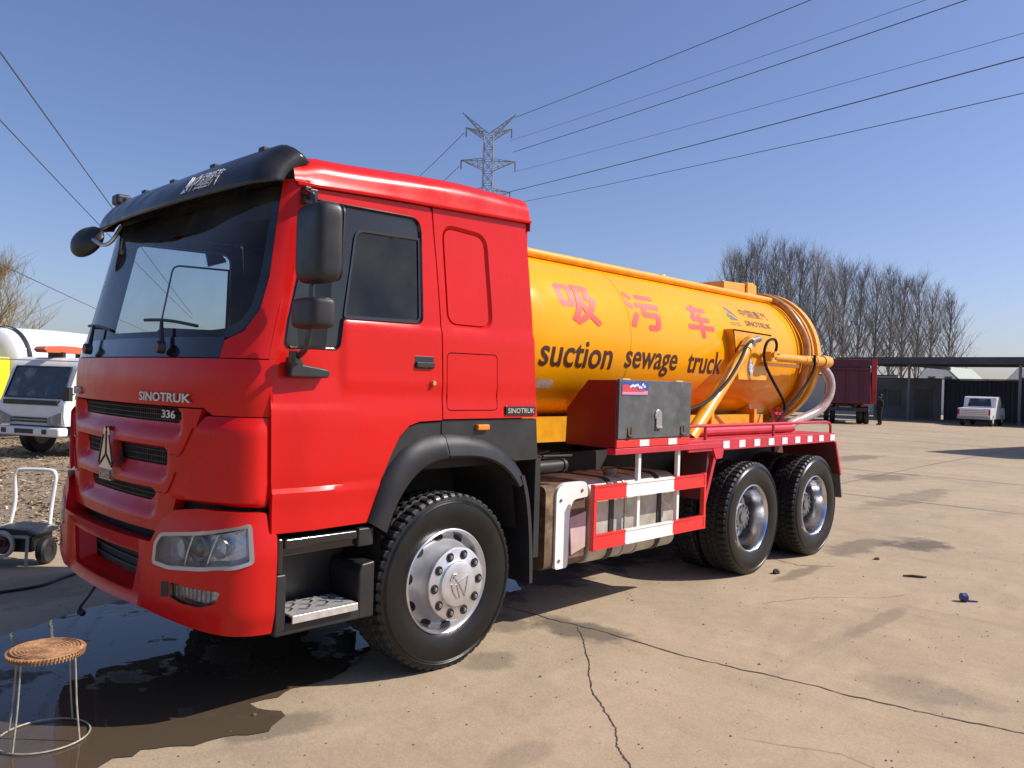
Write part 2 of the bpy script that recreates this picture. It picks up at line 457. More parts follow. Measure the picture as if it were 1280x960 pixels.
# ---- sleeper side panels
sl_out = [(1.332, 2.726), (1.363, 2.42), (1.394, 2.07), (1.413, 1.75), (1.418, 1.480), (2.235, 1.482), (2.205, 1.8), (2.16, 2.4), (2.128, 2.762)]
inset = rpoly([(1.425, 2.615), (1.462, 2.045), (1.80, 2.045), (1.755, 2.60)][::-1], .075, 6)
locker = rpoly([(1.436, 1.874), (1.445, 1.528), (1.868, 1.528), (1.856, 1.878)][::-1], .035, 5)
for sg in (-1, 1):
    sl = MB(); inset_o = shrink(inset, -.022)
    panel(sl, sl_out, [inset_o, locker], sidemap(sg), .05, .03, side=sg)
    ring2d(sl, inset_o, inset, sidemap(sg), sidemap(sg, -.022))
    s_o = sl.build('sleeper_side', RED, T, 50)
    p = MB(); panel(p, shrink(inset, .003), [], sidemap(sg, -.012), .06, .02, side=sg); p.build('blank_window_panel', RED, s_o, 40)
    p = MB(); panel(p, shrink(locker, .006), [], sidemap(sg, .0), .06, .02, side=sg); p.build('locker_door', RED, s_o, 40)
    p = MB(); panel(p, shrink(locker, -.005), [], sidemap(sg, -.012), .3, 0, side=sg); p.build('locker_seal', DARK, s_o, 40)
    b = MB(); y = sg * YS
    b.box(1.93, 2.205, y - sg * .01, y + sg * .028, 1.500, 1.556); bp = b.build('badge_plate', BLKG, s_o, 0, .004)
    x0, x1 = 1.945, 2.19
    fm = (lambda u, v, e: (x0 + u * (x1 - x0), -(YS + .029 + e), 1.512 + v * .032)) if sg < 0 else (lambda u, v, e: (x1 - u * (x1 - x0), YS + .029 + e, 1.512 + v * .032))
    lettering('badge_lettering', 'SINOTRUK', fm, LETSIL, s_o, offset=.01, extr=.003)

# ---- roof
def roof_pt(u, v):
    x = .425 + (2.145 - .425) * u
    if u > .985: x = 2.145
    a = v * 2 - 1
    crown = 2.855 + .075 * sstep(0, .75, u) - .035 * (1 - sstep(0, .10, u)); gut = 2.685 + .075 * u
    hw = 1.165 + .0 * u
    s = abs(a); sgn = 1 if a >= 0 else -1
    if s < .72:
        y = s / .72 * (hw - .13); z = crown + .02 * (1 - (s / .72) ** 2)
    elif s < .94:
        t = (s - .72) / .22 * PI / 2; y = hw - .13 + .14 * math.sin(t); z = crown - .12 + .12 * math.cos(t)
    else:
        t = (s - .94) / .06; y = hw + .01 + .012 * t; z = crown - .12 + (gut - crown + .12) * t
    xs = x + .045 * (1 - s) * 0
    return (xs, sgn * y, z)
r = MB(); r.grid(roof_pt, 30, 80)
nv = 81
front_ring = [i for i in range(nv)]; back_ring = [30 * nv + i for i in range(nv)]
r.add([roof_pt(1, j / 80) for j in range(nv)] + [(2.145, roof_pt(1, j / 80)[1], 2.70) for j in range(nv)], [(j, j + 1, nv + j + 1, nv + j) for j in range(nv - 1)])
roof = r.build('roof', RED, T, 30)
hp = MB(); hp.add([roof_pt(0.003, j / 80) for j in range(nv)] + [(.46 + .06 * abs(j / 40 - 1) ** 2, roof_pt(0, j / 80)[1] * .97, 2.655) for j in range(nv)], [(j, j + 1, nv + j + 1, nv + j) for j in range(nv - 1)])
hp.build('roof_header', BLK, roof)
for sg in (-1, 1):
    g = MB(); g.tube([(.44, sg * 1.178, 2.678), (1.0, sg * 1.184, 2.71), (1.6, sg * 1.186, 2.737), (2.148, sg * 1.186, 2.76)], .011, 6); g.build('drip_rail', RED, roof)

# ---- rear wall and floor of the cab
b = MB(); b.box(2.125, 2.15, -1.16, 1.16, 1.25, 2.74); b.build('cab_rear_wall', RED, T, 0)
b = MB(); b.box(.30, 2.15, -1.13, 1.13, 1.18, 1.24); b.build('cab_floor', DARK, T, 0)
# lining that the windows look on to
li = MB()
for sg in (-1, 1):
    panel(li, shrink(door_out, .02), [shrink(win_hole, .0)], sidemap(sg, -.045), .3, 0, side=sg)
    panel(li, [(1.33, 2.70), (1.40, 1.24), (2.12, 1.24), (2.12, 2.72)], [], sidemap(sg, -.045), .3, 0, side=sg)
li.box(2.02, 2.03, -1.14, 1.14, 1.24, 2.74); li.box(.48, 2.1, -1.12, 1.12, 2.72, 2.73)
li.build('cab_lining', INTER, T, 0)
ds = MB(); ds.prism([(.17, 1.45), (.20, 1.80), (.34, 1.86), (.62, 1.80), (.70, 1.66), (.66, 1.24), (.3, 1.24)], 'y', -1.05, 1.05)
dash = ds.build('dashboard', INTER, T, 0, .02)
for yc in (-.62, .62):
    s = MB()
    s.box(1.02, 1.52, yc - .26, yc + .26, 1.45, 1.62); s.prism([(1.46, 1.58), (1.60, 1.58), (1.74, 2.28), (1.62, 2.30)], 'y', yc - .25, yc + .25)
    so = s.build('seat', SEATM, T, 0, .05, 3)
    s = MB(); s.prism([(1.63, 2.32), (1.75, 2.32), (1.78, 2.52), (1.68, 2.53)], 'y', yc - .14, yc + .14); s.build('headrest', SEATM, so, 0, .04, 3)
sw = MB()
cw = Vector((.80, -.62, 1.86)); ax = Vector((-.55, 0, .83)).normalized(); e1 = Vector((0, 1, 0)); e2 = ax.cross(e1)
sw.tube([cw + (e1 * math.cos(2 * PI * i / 28) + e2 * math.sin(2 * PI * i / 28)) * .23 for i in range(28)], .016, 8, closed=True)
for a in (PI / 2 * 1, PI * 1.17, PI * 1.83): sw.beam(cw, cw + (e1 * math.cos(a) + e2 * math.sin(a)) * .23, .04, .02)
sw.tube([cw, cw - ax * .3], .035, 8); sw.build('steering_wheel', BLK, T)

# ---- windscreen, black surround, A-pillars, upper front panel
uA = FP.uy(1.005)
def uw(y): return FP.uy(y)
wide = FP.uy(1.135)
ws_half = [(0, 1.875), (uA * .9, 1.875), (uA, 1.885), (FP.uy(1.09), 1.93), (wide, 2.03), (wide + .012, 2.2), (wide - .01, 2.45), (wide - .03, 2.665)]
def mirror_loop(half): return [(-u, z) for u, z in half[::-1] if abs(u) > 1e-6] + [(u, z) for u, z in half if True]
glass_out = [(u, z) for u, z in ws_half[1:]] + [(-u, z) for u, z in ws_half[1:][::-1]]
glass_out = rpoly(glass_out, .03, 3)
# red front skin: from the seam up to the windscreen and round to the door seams
um = FP.umax
def pillar_out(s):
    # between windscreen edge and door front edge
    pts = [(uA + .004, 1.787), (um + .0, 1.787), (um + .02, 1.93), (um + .018, 2.2), (um + .02, 2.43), (um + .012, 2.70), (wide - .035, 2.70), (wide - .025, 2.665),
           (wide - .005, 2.45), (wide + .017, 2.2), (wide + .006, 2.03), (FP.uy(1.09) + .008, 1.92), (uA + .006, 1.872)]
    return [(u * s, z) for u, z in pts]
for s in (-1, 1):
    p = MB(); panel(p, rpoly(pillar_out(s), .0), [], front(0), .04, .02, side=1); p.build('windscreen_pillar', RED, T, 40)
cowl = MB(); panel(cowl, [(-uA, 1.787), (uA, 1.787), (uA, 1.89), (-uA, 1.89)], [], front(-.004), .06, .02, side=1)
cowl_o = cowl.build('cowl_panel', BLKG, T, 40)
g = MB(); panel(g, glass_out, [], front(-.010), .07, 0, side=1); ws = g.build('windscreen', GLASSW, T, 60)
fri = MB(); panel(fri, shrink(glass_out, -.006), [rpoly(shrink(glass_out, .05), .0)], front(-.012), .08, 0, side=1)
fri.build('windscreen_surround', BLKG, ws, 60)
hd = MB(); panel(hd, [(-wide * .97, 2.50), (wide * .97, 2.50), (wide * .97, 2.655), (-wide * .97, 2.655)], [], front(-.05), .08, 0, side=1); hd.build('header_lining', INTER, T, 60)
# wipers
for y0, y1 in ((-.60, -.02), (.42, .95)):
    wp = MB(); F = front(.012); F2 = front(.03)
    a = Vector(F2(FP.uy(y0), 1.835)); bq = Vector(F2(FP.uy(y0 + .10), 1.98))
    wp.tube([a, bq], [.014, .008], 6)
    blade = [Vector(F(FP.uy(y0 - .22 + .56 * i / 8), 1.945 + .045 * (i / 8) + .012 * math.sin(PI * i / 8))) for i in range(9)]
    wp.tube(blade, .009, 5); wp.lathe([(0, -.03), (.03, -.03), (.035, .01), (0, .01)], a, 'x', 12)
    wp.build('wiper', BLK, T)

# upper front panel with lettering
uf = MB(); zb = 1.545
upo = [(-um, 1.781), (um, 1.781), (um + .0, 1.50), (FP.uy(.98), 1.50), (FP.uy(.93), 1.535), (-FP.uy(.93), 1.535), (-FP.uy(.98), 1.50), (-um, 1.50)]
panel(uf, upo, [], front(0, lambda u, z: .012 * math.sin(PI * min(1, max(0, (z - 1.5) / .28)))), .05, .03, side=1)
ufo = uf.build('upper_front_panel', RED, T, 40)
def fr_let(name, body, y0, y1, z0, z1, m, par, e0=.012, ex=.012, off=.012):
    # y0 is the reader's left (viewer faces +x, left is +y)
    F = lambda u, v, e: front(e0 + e)(FP.uy(y0 + (y1 - y0) * u), z0 + (z1 - z0) * v)
    return lettering(name, body, F, m, par, offset=off, extr=ex)
fr_let('brand_lettering', 'SINOTRUK', -.40, -.86, 1.556, 1.602, LETSIL, ufo, .013)
fr_let('model_lettering', 'HOWO', .90, .60, 1.556, 1.602, LETSIL, ufo, .013)

# grille panel: three slots, louvre ledges below each
slots = [(1.445, 1.522, .735, .69), (1.218, 1.305, .625, .585), (1.022, 1.094, .525, .43)]
def grille_off(u, z):
    x, y = FP.at(u); o = .0
    for zl, zh, ht, hb in slots:
        if abs(y) < ht + .06:
            fade = sstep(ht + .06, ht - .02, abs(y))
            if z <= zl: o -= fade * .055 * sstep(zl - .085, zl, z) if z > zl - .085 else 0
            elif z < zh + .004: o -= fade * .055
    return o + .012
gp_out = [(-FP.uy(.70), .885), (FP.uy(.70), .885), (FP.uy(.79), 1.16), (FP.uy(.925), 1.528), (-FP.uy(.925), 1.528), (-FP.uy(.79), 1.16)]
holes = [[(FP.uy(ht), zh), (FP.uy(hb), zl), (-FP.uy(hb), zl), (-FP.uy(ht), zh)] for zl, zh, ht, hb in slots]
gm = MB(); panel(gm, gp_out, [rpoly(h, .012, 3) for h in holes], front(0, grille_off), .022, .06, side=1)
gr = gm.build('grille_panel', RED, T, 38)
gb = MB(); gb.grid(lambda a, b: front(-.075)(FP.uy(-.8 + 1.6 * a), .95 + .62 * b), 12, 4); gb.build('grille_backing', DARK, T)
for zl, zh, ht, hb in slots:
    ms = MB(); nn = int(ht * 2 / .024)
    for i in range(nn + 1):
        y = -ht + .03 + (2 * ht - .06) * i / nn
        a = front(-.052)(FP.uy(y), zl - .005); b_ = front(-.052)(FP.uy(y), zh + .005); ms.beam(a, b_, .004, .008)
    for k in range(3):
        z = zl + (zh - zl) * (k + .5) / 3
        pts = [front(-.05)(FP.uy(-ht + 2 * ht * i / 10), z) for i in range(11)]; ms.tube(pts, .003, 4)
    ms.build('grille_mesh', CHAS, gr)
fr_let('power_lettering', '336', -.535, -.665, 1.468, 1.510, LETWHT, gr, -.035, .004, .012)
# outlined steps beside the slots
for s in (-1, 1):
    for z0, z1, h0, h1 in ((1.30, 1.43, .80, .87), (1.10, 1.20, .70, .75)):
        q = MB(); pts = [front(.016)(FP.uy(s * yy), z) for yy, z in ((h0 - .10, z0 - .015), (h0 - .03, z0 - .01), (h0 + .01, z0 + .03), (h1, z1))]
        q.tube(catmull([tuple(p) for p in pts], 5), .005, 5); q.build('panel_step', RED, gr)
# emblem
em = MB()
def EM(y, z, e=0.0): return (-.028 - e, -y * 1.5, 1.245 + z)
outl = [(0, .118), (-.016, .148), (-.030, .126), (-.032, .10), (-.078, -.055), (-.066, -.075), (-.060, -.150), (.060, -.150), (.066, -.075), (.078, -.055), (.032, .10), (.030, .126), (.016, .148)]
em.prism([(-y * 1.5, z + 1.245) for y, z in outl], 'x', -.03, .03)
emo = em.build('emblem', mat('chrome_emblem', (.72, .70, .68), .22, metal=1.0), gr, 30)
el = MB()
def estrip(pts, wd):
    for a, b_ in zip(pts, pts[1:]): el.beam(EM(*a, .004), EM(*b_, .004), wd, .006, up=(1, 0, 0))
estrip([(0, .125), (0, -.005), (-.052, -.062)], .007); estrip([(0, -.005), (.052, -.062)], .007)
estrip([(-.030, .10), (-.070, -.055), (-.058, -.075)], .006); estrip([(.030, .10), (.070, -.055), (.058, -.075)], .006); estrip([(-.06, -.092), (.06, -.092)], .006)
el.box(-.034, -.029, -.083, .083, 1.245 - .145, 1.245 - .097); el.build('emblem_lines', BLKG, emo, 0)
lettering('emblem_lettering', 'CNHTC', lambda u, v, e: (-.0345 - e, 0.074 - .148 * u, 1.245 - .137 + .032 * v), LETSIL, emo, extr=.002, offset=.01)

# corner deflectors
for s in (-1, 1):
    co = [(FP.uy(.94), 1.495), (um - .006, 1.495), (um - .004, 1.12), (um - .02, 1.055), (FP.uy(.74) + .012, 1.075), (FP.uy(.80), 1.17)]
    def bul(u, z):
        return .034 * sstep(1.495, 1.43, z) * (1 - .0 * z) * sstep(1.055, 1.085, z) * sstep(um + .01, um - .08, abs(u))
    c = MB(); panel(c, rpoly([(u * s, z, .02) for u, z in co], .02, 3), [], front(.004, bul), .026, .035, side=1)
    c.build('corner_deflector', RED, T, 40)
cb = MB(); cb.grid(lambda a, b: front(-.06)(-um + 2 * um * a, .80 + .98 * b), 30, 3); cb.build('front_backing', DARK, T)

# bumper
def bump_prof(z, y):
    # outward offset by height
    return .0 + .03 * sstep(.42, .56, z) - .035 * sstep(.80, 1.05, z)
HL = [(BP.uy(.69), .745), (BP.uy(.70), .855), (BP.uy(.735), .902), (BP.uy(.99), .935), (BP.uy(1.20) , .985), (BP.uy(1.205), .80), (BP.uy(1.17), .775), (BP.uy(1.02), .755), (BP.uy(.82), .735)]
FG = [(BP.uy(.83), .60), (BP.uy(.83), .672), (BP.uy(.96), .665), (BP.uy(1.125), .665), (BP.uy(1.105), .605), (BP.uy(1.03), .578), (BP.uy(.92), .580)]
def bmap(extra=0.0):
    def f(u, z):
        x, y = BP.at(u); x2, y2 = BP.at(u + .004); x1, y1 = BP.at(u - .004)
        n = Vector((-(y2 - y1), (x2 - x1))).normalized(); e = extra + bump_prof(z, y)
        # sculpted pod round the headlamp
        dl = max(0, 1 - abs(abs(u) - BP.uy(.95)) / .34) * max(0, 1 - abs(z - .845) / .19); e += .0 * dl
        if abs(y) < .64: e += -.03 * sstep(.64, .56, abs(y)) * sstep(.83, .80, z) * sstep(.50, .53, z) * (sstep(.56, .50, abs(y)))
        return (x + n.x * e, y + n.y * e, z)
    return f
bum = BP.umax
bo = [(0, .50), (BP.uy(.60), .495), (BP.uy(.95), .462), (BP.uy(1.15), .445), (bum - .01, .44), (bum, .93), (bum - .04, .93), (bum - .05, 1.035), (BP.uy(.98), 1.045), (BP.uy(.80), 1.02), (BP.uy(.71), .965), (BP.uy(.655), .845), (0, .845)]
bo_full = bo[1:] + [(-u, z) for u, z in bo[1:][::-1]][1:-1]
bo_full = [(u, z) for u, z in bo[1:-1]] + [(-u, z) for u, z in bo[1:-1][::-1]]
intake = rpoly([(BP.uy(.50), .765, .03), (BP.uy(.445), .555, .04), (-BP.uy(.445), .555, .04), (-BP.uy(.50), .765, .03)], .03, 4)
HLn = rpoly([(-u, z) for u, z in HL], .02, 3); HLp = rpoly(HL, .02, 3); FGn = rpoly([(-u, z) for u, z in FG], .02, 3); FGp = rpoly(FG, .02, 3)
bmb = MB(); panel(bmb, rpoly(bo_full, .015, 3), [intake, HLn, HLp, FGn, FGp], bmap(), .025, .07, side=1)
bumper = bmb.build('bumper', RED, T, 35)
bt = MB()
for s in (-1, 1):   # top shelf of the corner pods and centre
    pts = [(BP.uy(.655), .845), (BP.uy(.71), .963), (BP.uy(.80), 1.018), (BP.uy(.98), 1.043), (bum - .05, 1.033)]
    k = len(pts); A = [bmap(-.004)(s * u, z) for u, z in pts]; B = [bmap(-.20)(s * u, z - .03) for u, z in pts]
    bt.add(A + B, [(i, i + 1, k + i + 1, k + i) for i in range(k - 1)])
ny = 12; A = [bmap(-.004)(BP.uy(-.655 + 1.31 * i / ny), .843) for i in range(ny + 1)]; B = [bmap(-.12)(BP.uy(-.655 + 1.31 * i / ny), .825) for i in range(ny + 1)]
bt.add(A + B, [(i, i + 1, ny + 2 + i, ny + 1 + i) for i in range(ny)])
bt.build('bumper_top', RED, bumper)
it = MB(); inn = shrink(intake, .03)
ring2d(it, intake, inn, bmap(-.02), bmap(-.11)); it.build('intake_frame', RED, bumper, 60)
ib = MB(); ib.grid(lambda a, b: bmap(-.13)(BP.uy(-.55 + 1.1 * a), .50 + .32 * b), 12, 3); ib.build('intake_backing', DARK, bumper)
sl_ = MB()
for z in (.62, .67, .72): sl_.tube([bmap(-.115)(BP.uy(-.48 + .96 * i / 10), z) for i in range(11)], .007, 5)
sl_.build('intake_bar', CHAS, bumper)
BEZ = mat('headlamp_bezel', (.46, .44, .42), .35, metal=.5)
LAMPREF = mat('lamp_reflector', (.80, .80, .81), .25, metal=.45, bump=.5, bscale=30)
for s, hl, fg in ((-1, HLn, FGn), (1, HLp, FGp)):
    hb = MB(); ring2d(hb, shrink(hl, -.002), shrink(hl, .018), bmap(.006), bmap(.002)); ring2d(hb, shrink(hl, -.002), shrink(hl, -.003), bmap(.006), bmap(-.03)); ring2d(hb, shrink(hl, .018), shrink(hl, .019), bmap(.002), bmap(-.02))
    h = hb.build('headlight', BEZ, T, 40)
    lr = MB(); ring2d(lr, shrink(hl, .012), shrink(hl, .03), bmap(-.01), bmap(-.075)); panel(lr, shrink(hl, .03), [], bmap(-.075), .03, 0, side=1); lr.build('reflector', LAMPREF, h, 50)
    for yy, zz, rr, dd in ((.83, .828, .062, -.055), (.965, .845, .066, -.05), (1.10, .865, .052, -.04)):
        c = Vector(bmap(dd)(s * BP.uy(yy), zz)); c2 = Vector(bmap(dd - .05)(s * BP.uy(yy), zz)); d = Vector((1, .25 * -s * 0, 0)); d = (c2 - c).normalized()
        d = (d + Vector((1, 0, 0))).normalized(); e1 = d.orthogonal().normalized(); e2 = d.cross(e1); L_ = MB(); nseg = 24; prof = [(rr * .98, -.012), (rr, 0), (rr * .92, .012), (rr * .6, .04), (rr * .2, .055), (.001, .057)]
        vs = []; fs = []
        for pr_, ph in prof:
            for j in range(nseg):
                a = 2 * PI * j / nseg; vs.append(c + (e1 * math.cos(a) + e2 * math.sin(a)) * pr_ + d * ph)
        for i in range(len(prof) - 1):
            for j in range(nseg): fs.append((i * nseg + j, i * nseg + (j + 1) % nseg, (i + 1) * nseg + (j + 1) % nseg, (i + 1) * nseg + j))
        L_.add(vs, fs); L_.build('lamp_bowl', LAMPREF, h, 60)
        if yy == .965:
            pj = MB(); vs = []; fs = []
            for pr_, ph in [(.001, -.02), (.03, -.015), (.046, .0), (.048, .012)]:
                for j in range(nseg):
                    a = 2 * PI * j / nseg; vs.append(c + (e1 * math.cos(a) + e2 * math.sin(a)) * pr_ + d * ph)
            for i in range(3):
                for j in range(nseg): fs.append((i * nseg + j, i * nseg + (j + 1) % nseg, (i + 1) * nseg + (j + 1) % nseg, (i + 1) * nseg + j))
            pj.add(vs, fs); pj.build('projector_lens', mat('projector_glass', (.22, .20, .17), .1, coat=.6), h, 60)
    dv = MB()
    for yy in (.895, 1.035):
        dv.tube([bmap(-.03)(s * BP.uy(yy + .01 * k), .75 + .035 * k) for k in range(6)], .006, 5)
    dv.build('lamp_divider', LAMPREF, h)
    ln = MB(); panel(ln, shrink(hl, .016), [], bmap(.003), .03, 0, side=1); ln.build('headlight_lens', LENS, h, 60)
    fb = MB(); ring2d(fb, shrink(fg, -.001), shrink(fg, .012), bmap(.001), bmap(-.025)); f_o = fb.build('fog_lamp', BLKG, T, 40)
    fr_ = MB(); panel(fr_, shrink(fg, .010), [], bmap(-.05), .03, 0, side=1); fr_.build('reflector', LAMPREF, f_o, 50)
    rib = MB()
    for k in range(9):
        u = s * (BP.uy(.86) + .028 * k); rib.beam(bmap(-.022)(u, .605), bmap(-.022)(u, .655), .004, .01)
    rib.build('lens_rib', LAMPREF, f_o)
    ln = MB(); panel(ln, shrink(fg, .006), [], bmap(-.012), .05, 0, side=1); ln.build('fog_lens', LENS, f_o, 60)
    vv = MB(); panel(vv, rpoly([(s * u, z) for u, z in ((BP.uy(.765), .59), (BP.uy(.765), .665), (BP.uy(.822), .672), (BP.uy(.822), .598))], .01, 2), [], bmap(.002), .03, .01, side=1); vv.build('fog_lamp_vent', BLK, f_o)
tw = MB(); tw.tube(catmull([(.10, .28, .52), (.05, .30, .44), (.0, .31, .36), (-.03, .34, .30), (-.02, .36, .26)], 6), .008, 6); tw.tube([(-.03, .345, .27), (-.005, .375, .25)], .02, 8); tw.build('dangling_wire', BLK, T)

# sun visor
def vis(u, v):
    a = u * 2 - 1; s = abs(a); sg = 1 if a >= 0 else -1
    if s < .90: y = s / .90 * 1.06; wrap = 0.0
    else:
        t = (s - .90) / .10 * PI / 2; y = 1.06 + .095 * math.sin(t); wrap = .10 * (1 - math.cos(t))
    zt = 2.862 + .022 * s - .085 * max(0, (s - .88) / .12) ** 2.5; zb = 2.625 + .035 * s ** 2 + .02 * sstep(.93, 1, s)
    x = .37 + .05 * s ** 2 - (.235 - .09 * s ** 2) * math.sin(v * PI / 2 * .92) + wrap
    return (x, sg * y, zt + (zb - zt) * v ** 1.2)
vm = MB(); vm.grid(vis, 80, 14)
vz = vm.build('sun_visor', VISOR, T, 60); sd = vz.modifiers.new('thickness', 'SOLIDIFY'); sd.thickness = .012; sd.offset = 0
def vnorm(u, v):
    p = Vector(vis(u, v)); du = Vector(vis(u + .01, v)) - p; dv_ = Vector(vis(u, v + .01)) - p; n = du.cross(dv_).normalized()
    if n.x > 0: n = -n
    return p, n
def vlet(u, v, e):
    p, n = vnorm(.685 - .0 + (.64 - .685) * 0 + .13 * (u - .5) * -1 - .30 * 0, .82 - .26 * v); return p + n * (.009 + e)
def vmap(uc, w_):
    def f(u, v, e):
        # reader's left is +y, so the grid parameter falls along the word
        p, n = vnorm(uc - w_ * (u - .5), 0.86 - .38 * v); return p + n * (.009 + e)
    return f
lettering('visor_lettering', '中国重汽', vmap(.225, .115), LETWHT, vz, offset=.0, extr=.002, shear=.2)
lg = MB()
for tri in ([(0, 1), (.42, .30), (.5, .55)], [(0, 0), (.38, .22), (.95, .0)], [(1, .05), (.47, .35), (.52, .95)]):
    f = vmap(.297, .024); lg.add([f(x, y, 0) for x, y in tri] + [f(x, y, .003) for x, y in tri], [(0, 1, 2), (3, 5, 4), (0, 3, 4, 1), (1, 4, 5, 2), (2, 5, 3, 0)])
lg.build('visor_logo', LETWHT, vz, 0)
for a in (-.78, -.35, .1, .5, .84):
    b = MB(); x, y, z = vis((a + 1) / 2, .03); b.box(x - .02, x + .06, y - .03, y + .03, z - .015, z + .018); b.build('visor_bracket', CHAS, vz, 0, .006)
mk = MB(); x, y, z = vis(.965, .1); mk.box(x - .05, x + .05, y - .06, y + .05, z + .0, z + .075); mk.build('marker_lamp', BLK, vz, 0, .02, 3)

# mirrors
def rbox(mb, c, sx, sy, sz, r=.03): mb.box(c[0] - sx / 2, c[0] + sx / 2, c[1] - sy / 2, c[1] + sy / 2, c[2] - sz / 2, c[2] + sz / 2)
for sg in (-1,):
    mh = MB(); vs = []
    def mir(cx, cy, cz, h, wd, dp, nm):
        q = MB()
        def sup(u, v):
            th = (u - .5) * PI; ph = v * 2 * PI
            def sp(t, e): return math.copysign(abs(t) ** e, t)
            ct, st, cp, sp_ = math.cos(th), math.sin(th), math.cos(ph), math.sin(ph)
            y = cy + wd / 2 * sp(cp * 1, .35) * sp(ct, .3); z = cz + h / 2 * sp(sp_, .28) * sp(ct, .3); x = cx + dp / 2 * sp(st, .55)
            if x < cx: pass
            return (x, sg * (y + (x - cx) * .25 ), z)
        q.grid(sup, 18, 48); o = q.build(nm, BLK, T, 35)
        return o
    m1 = mir(.415, 1.435, 2.345, .385, .235, .13, 'main_mirror')
    rm = MB(); rm.tube([(.47, sg * y, z) for y, z in rpoly([(1.34, 2.17), (1.55, 2.17), (1.56, 2.52), (1.34, 2.52)], .04, 4)], .006, 5, closed=True); rm.build('housing_rim', BLK, m1)
    m2 = mir(.395, 1.43, 2.008, .15, .215, .12, 'wide_angle_mirror')
    arm = MB()
    arm.tube(catmull([(.47, sg * 1.17, 2.625), (.45, sg * 1.26, 2.62), (.42, sg * 1.36, 2.58), (.42, sg * 1.385, 2.50)], 6), .014, 8)
    arm.tube([(.42, sg * 1.385, 2.54), (.41, sg * 1.385, 1.95)], .014, 8)
    arm.tube(catmull([(.41, sg * 1.385, 1.95), (.405, sg * 1.37, 1.86), (.41, sg * 1.31, 1.815), (.42, sg * 1.23, 1.79)], 6), .015, 8)
    arm.lathe([(0, -.03), (.026, -.03), (.026, .03), (0, .03)], (.40, sg * 1.26, 1.80), 'z', 12)
    ao = arm.build('mirror_arm', BLKG, T)
    br = MB(); br.prism([(.385, 1.70), (.385, 1.80), (.445, 1.80), (.455, 1.765), (.60, 1.745), (.615, 1.725), (.60, 1.70)], 'y', sg * 1.20, sg * 1.262); br.build('arm_bracket', BLK, ao, 0, .01)
    br = MB(); br.box(.46, .50, sg * 1.16, sg * 1.22, 2.575, 2.665); br.box(.47, .52, sg * 1.21, sg * 1.25, 2.60, 2.65); br.build('upper_bracket', BLK, ao, 0, .008)
# round front mirror on the far corner
fm = MB(); c = Vector((.20, 1.17, 2.595)); d = Vector((.8, .25, -.35)).normalized(); e1 = d.cross(Vector((0, 0, 1))).normalized(); e2 = d.cross(e1)
vs = []; fs = []; ns = 32
for rr, hh in [(.001, -.055), (.06, -.05), (.11, -.03), (.148, .0), (.153, .02), (.145, .03), (.001, .022)]:
    for j in range(ns):
        a = 2 * PI * j / ns; vs.append(c + (e1 * math.cos(a) * 1.0 + e2 * math.sin(a) * .78) * rr + d * hh)
for i in range(6):
    for j in range(ns): fs.append((i * ns + j, i * ns + (j + 1) % ns, (i + 1) * ns + (j + 1) % ns, (i + 1) * ns + j))
fm.add(vs, fs); fmo = fm.build('front_mirror', BLK, T, 50)
ar = MB(); ar.tube(catmull([(.21, 1.05, 2.59), (.24, .95, 2.55), (.28, .90, 2.58), (.33, .88, 2.68)], 6), .014, 8); ar.build('front_mirror_arm', STEEL, fmo)

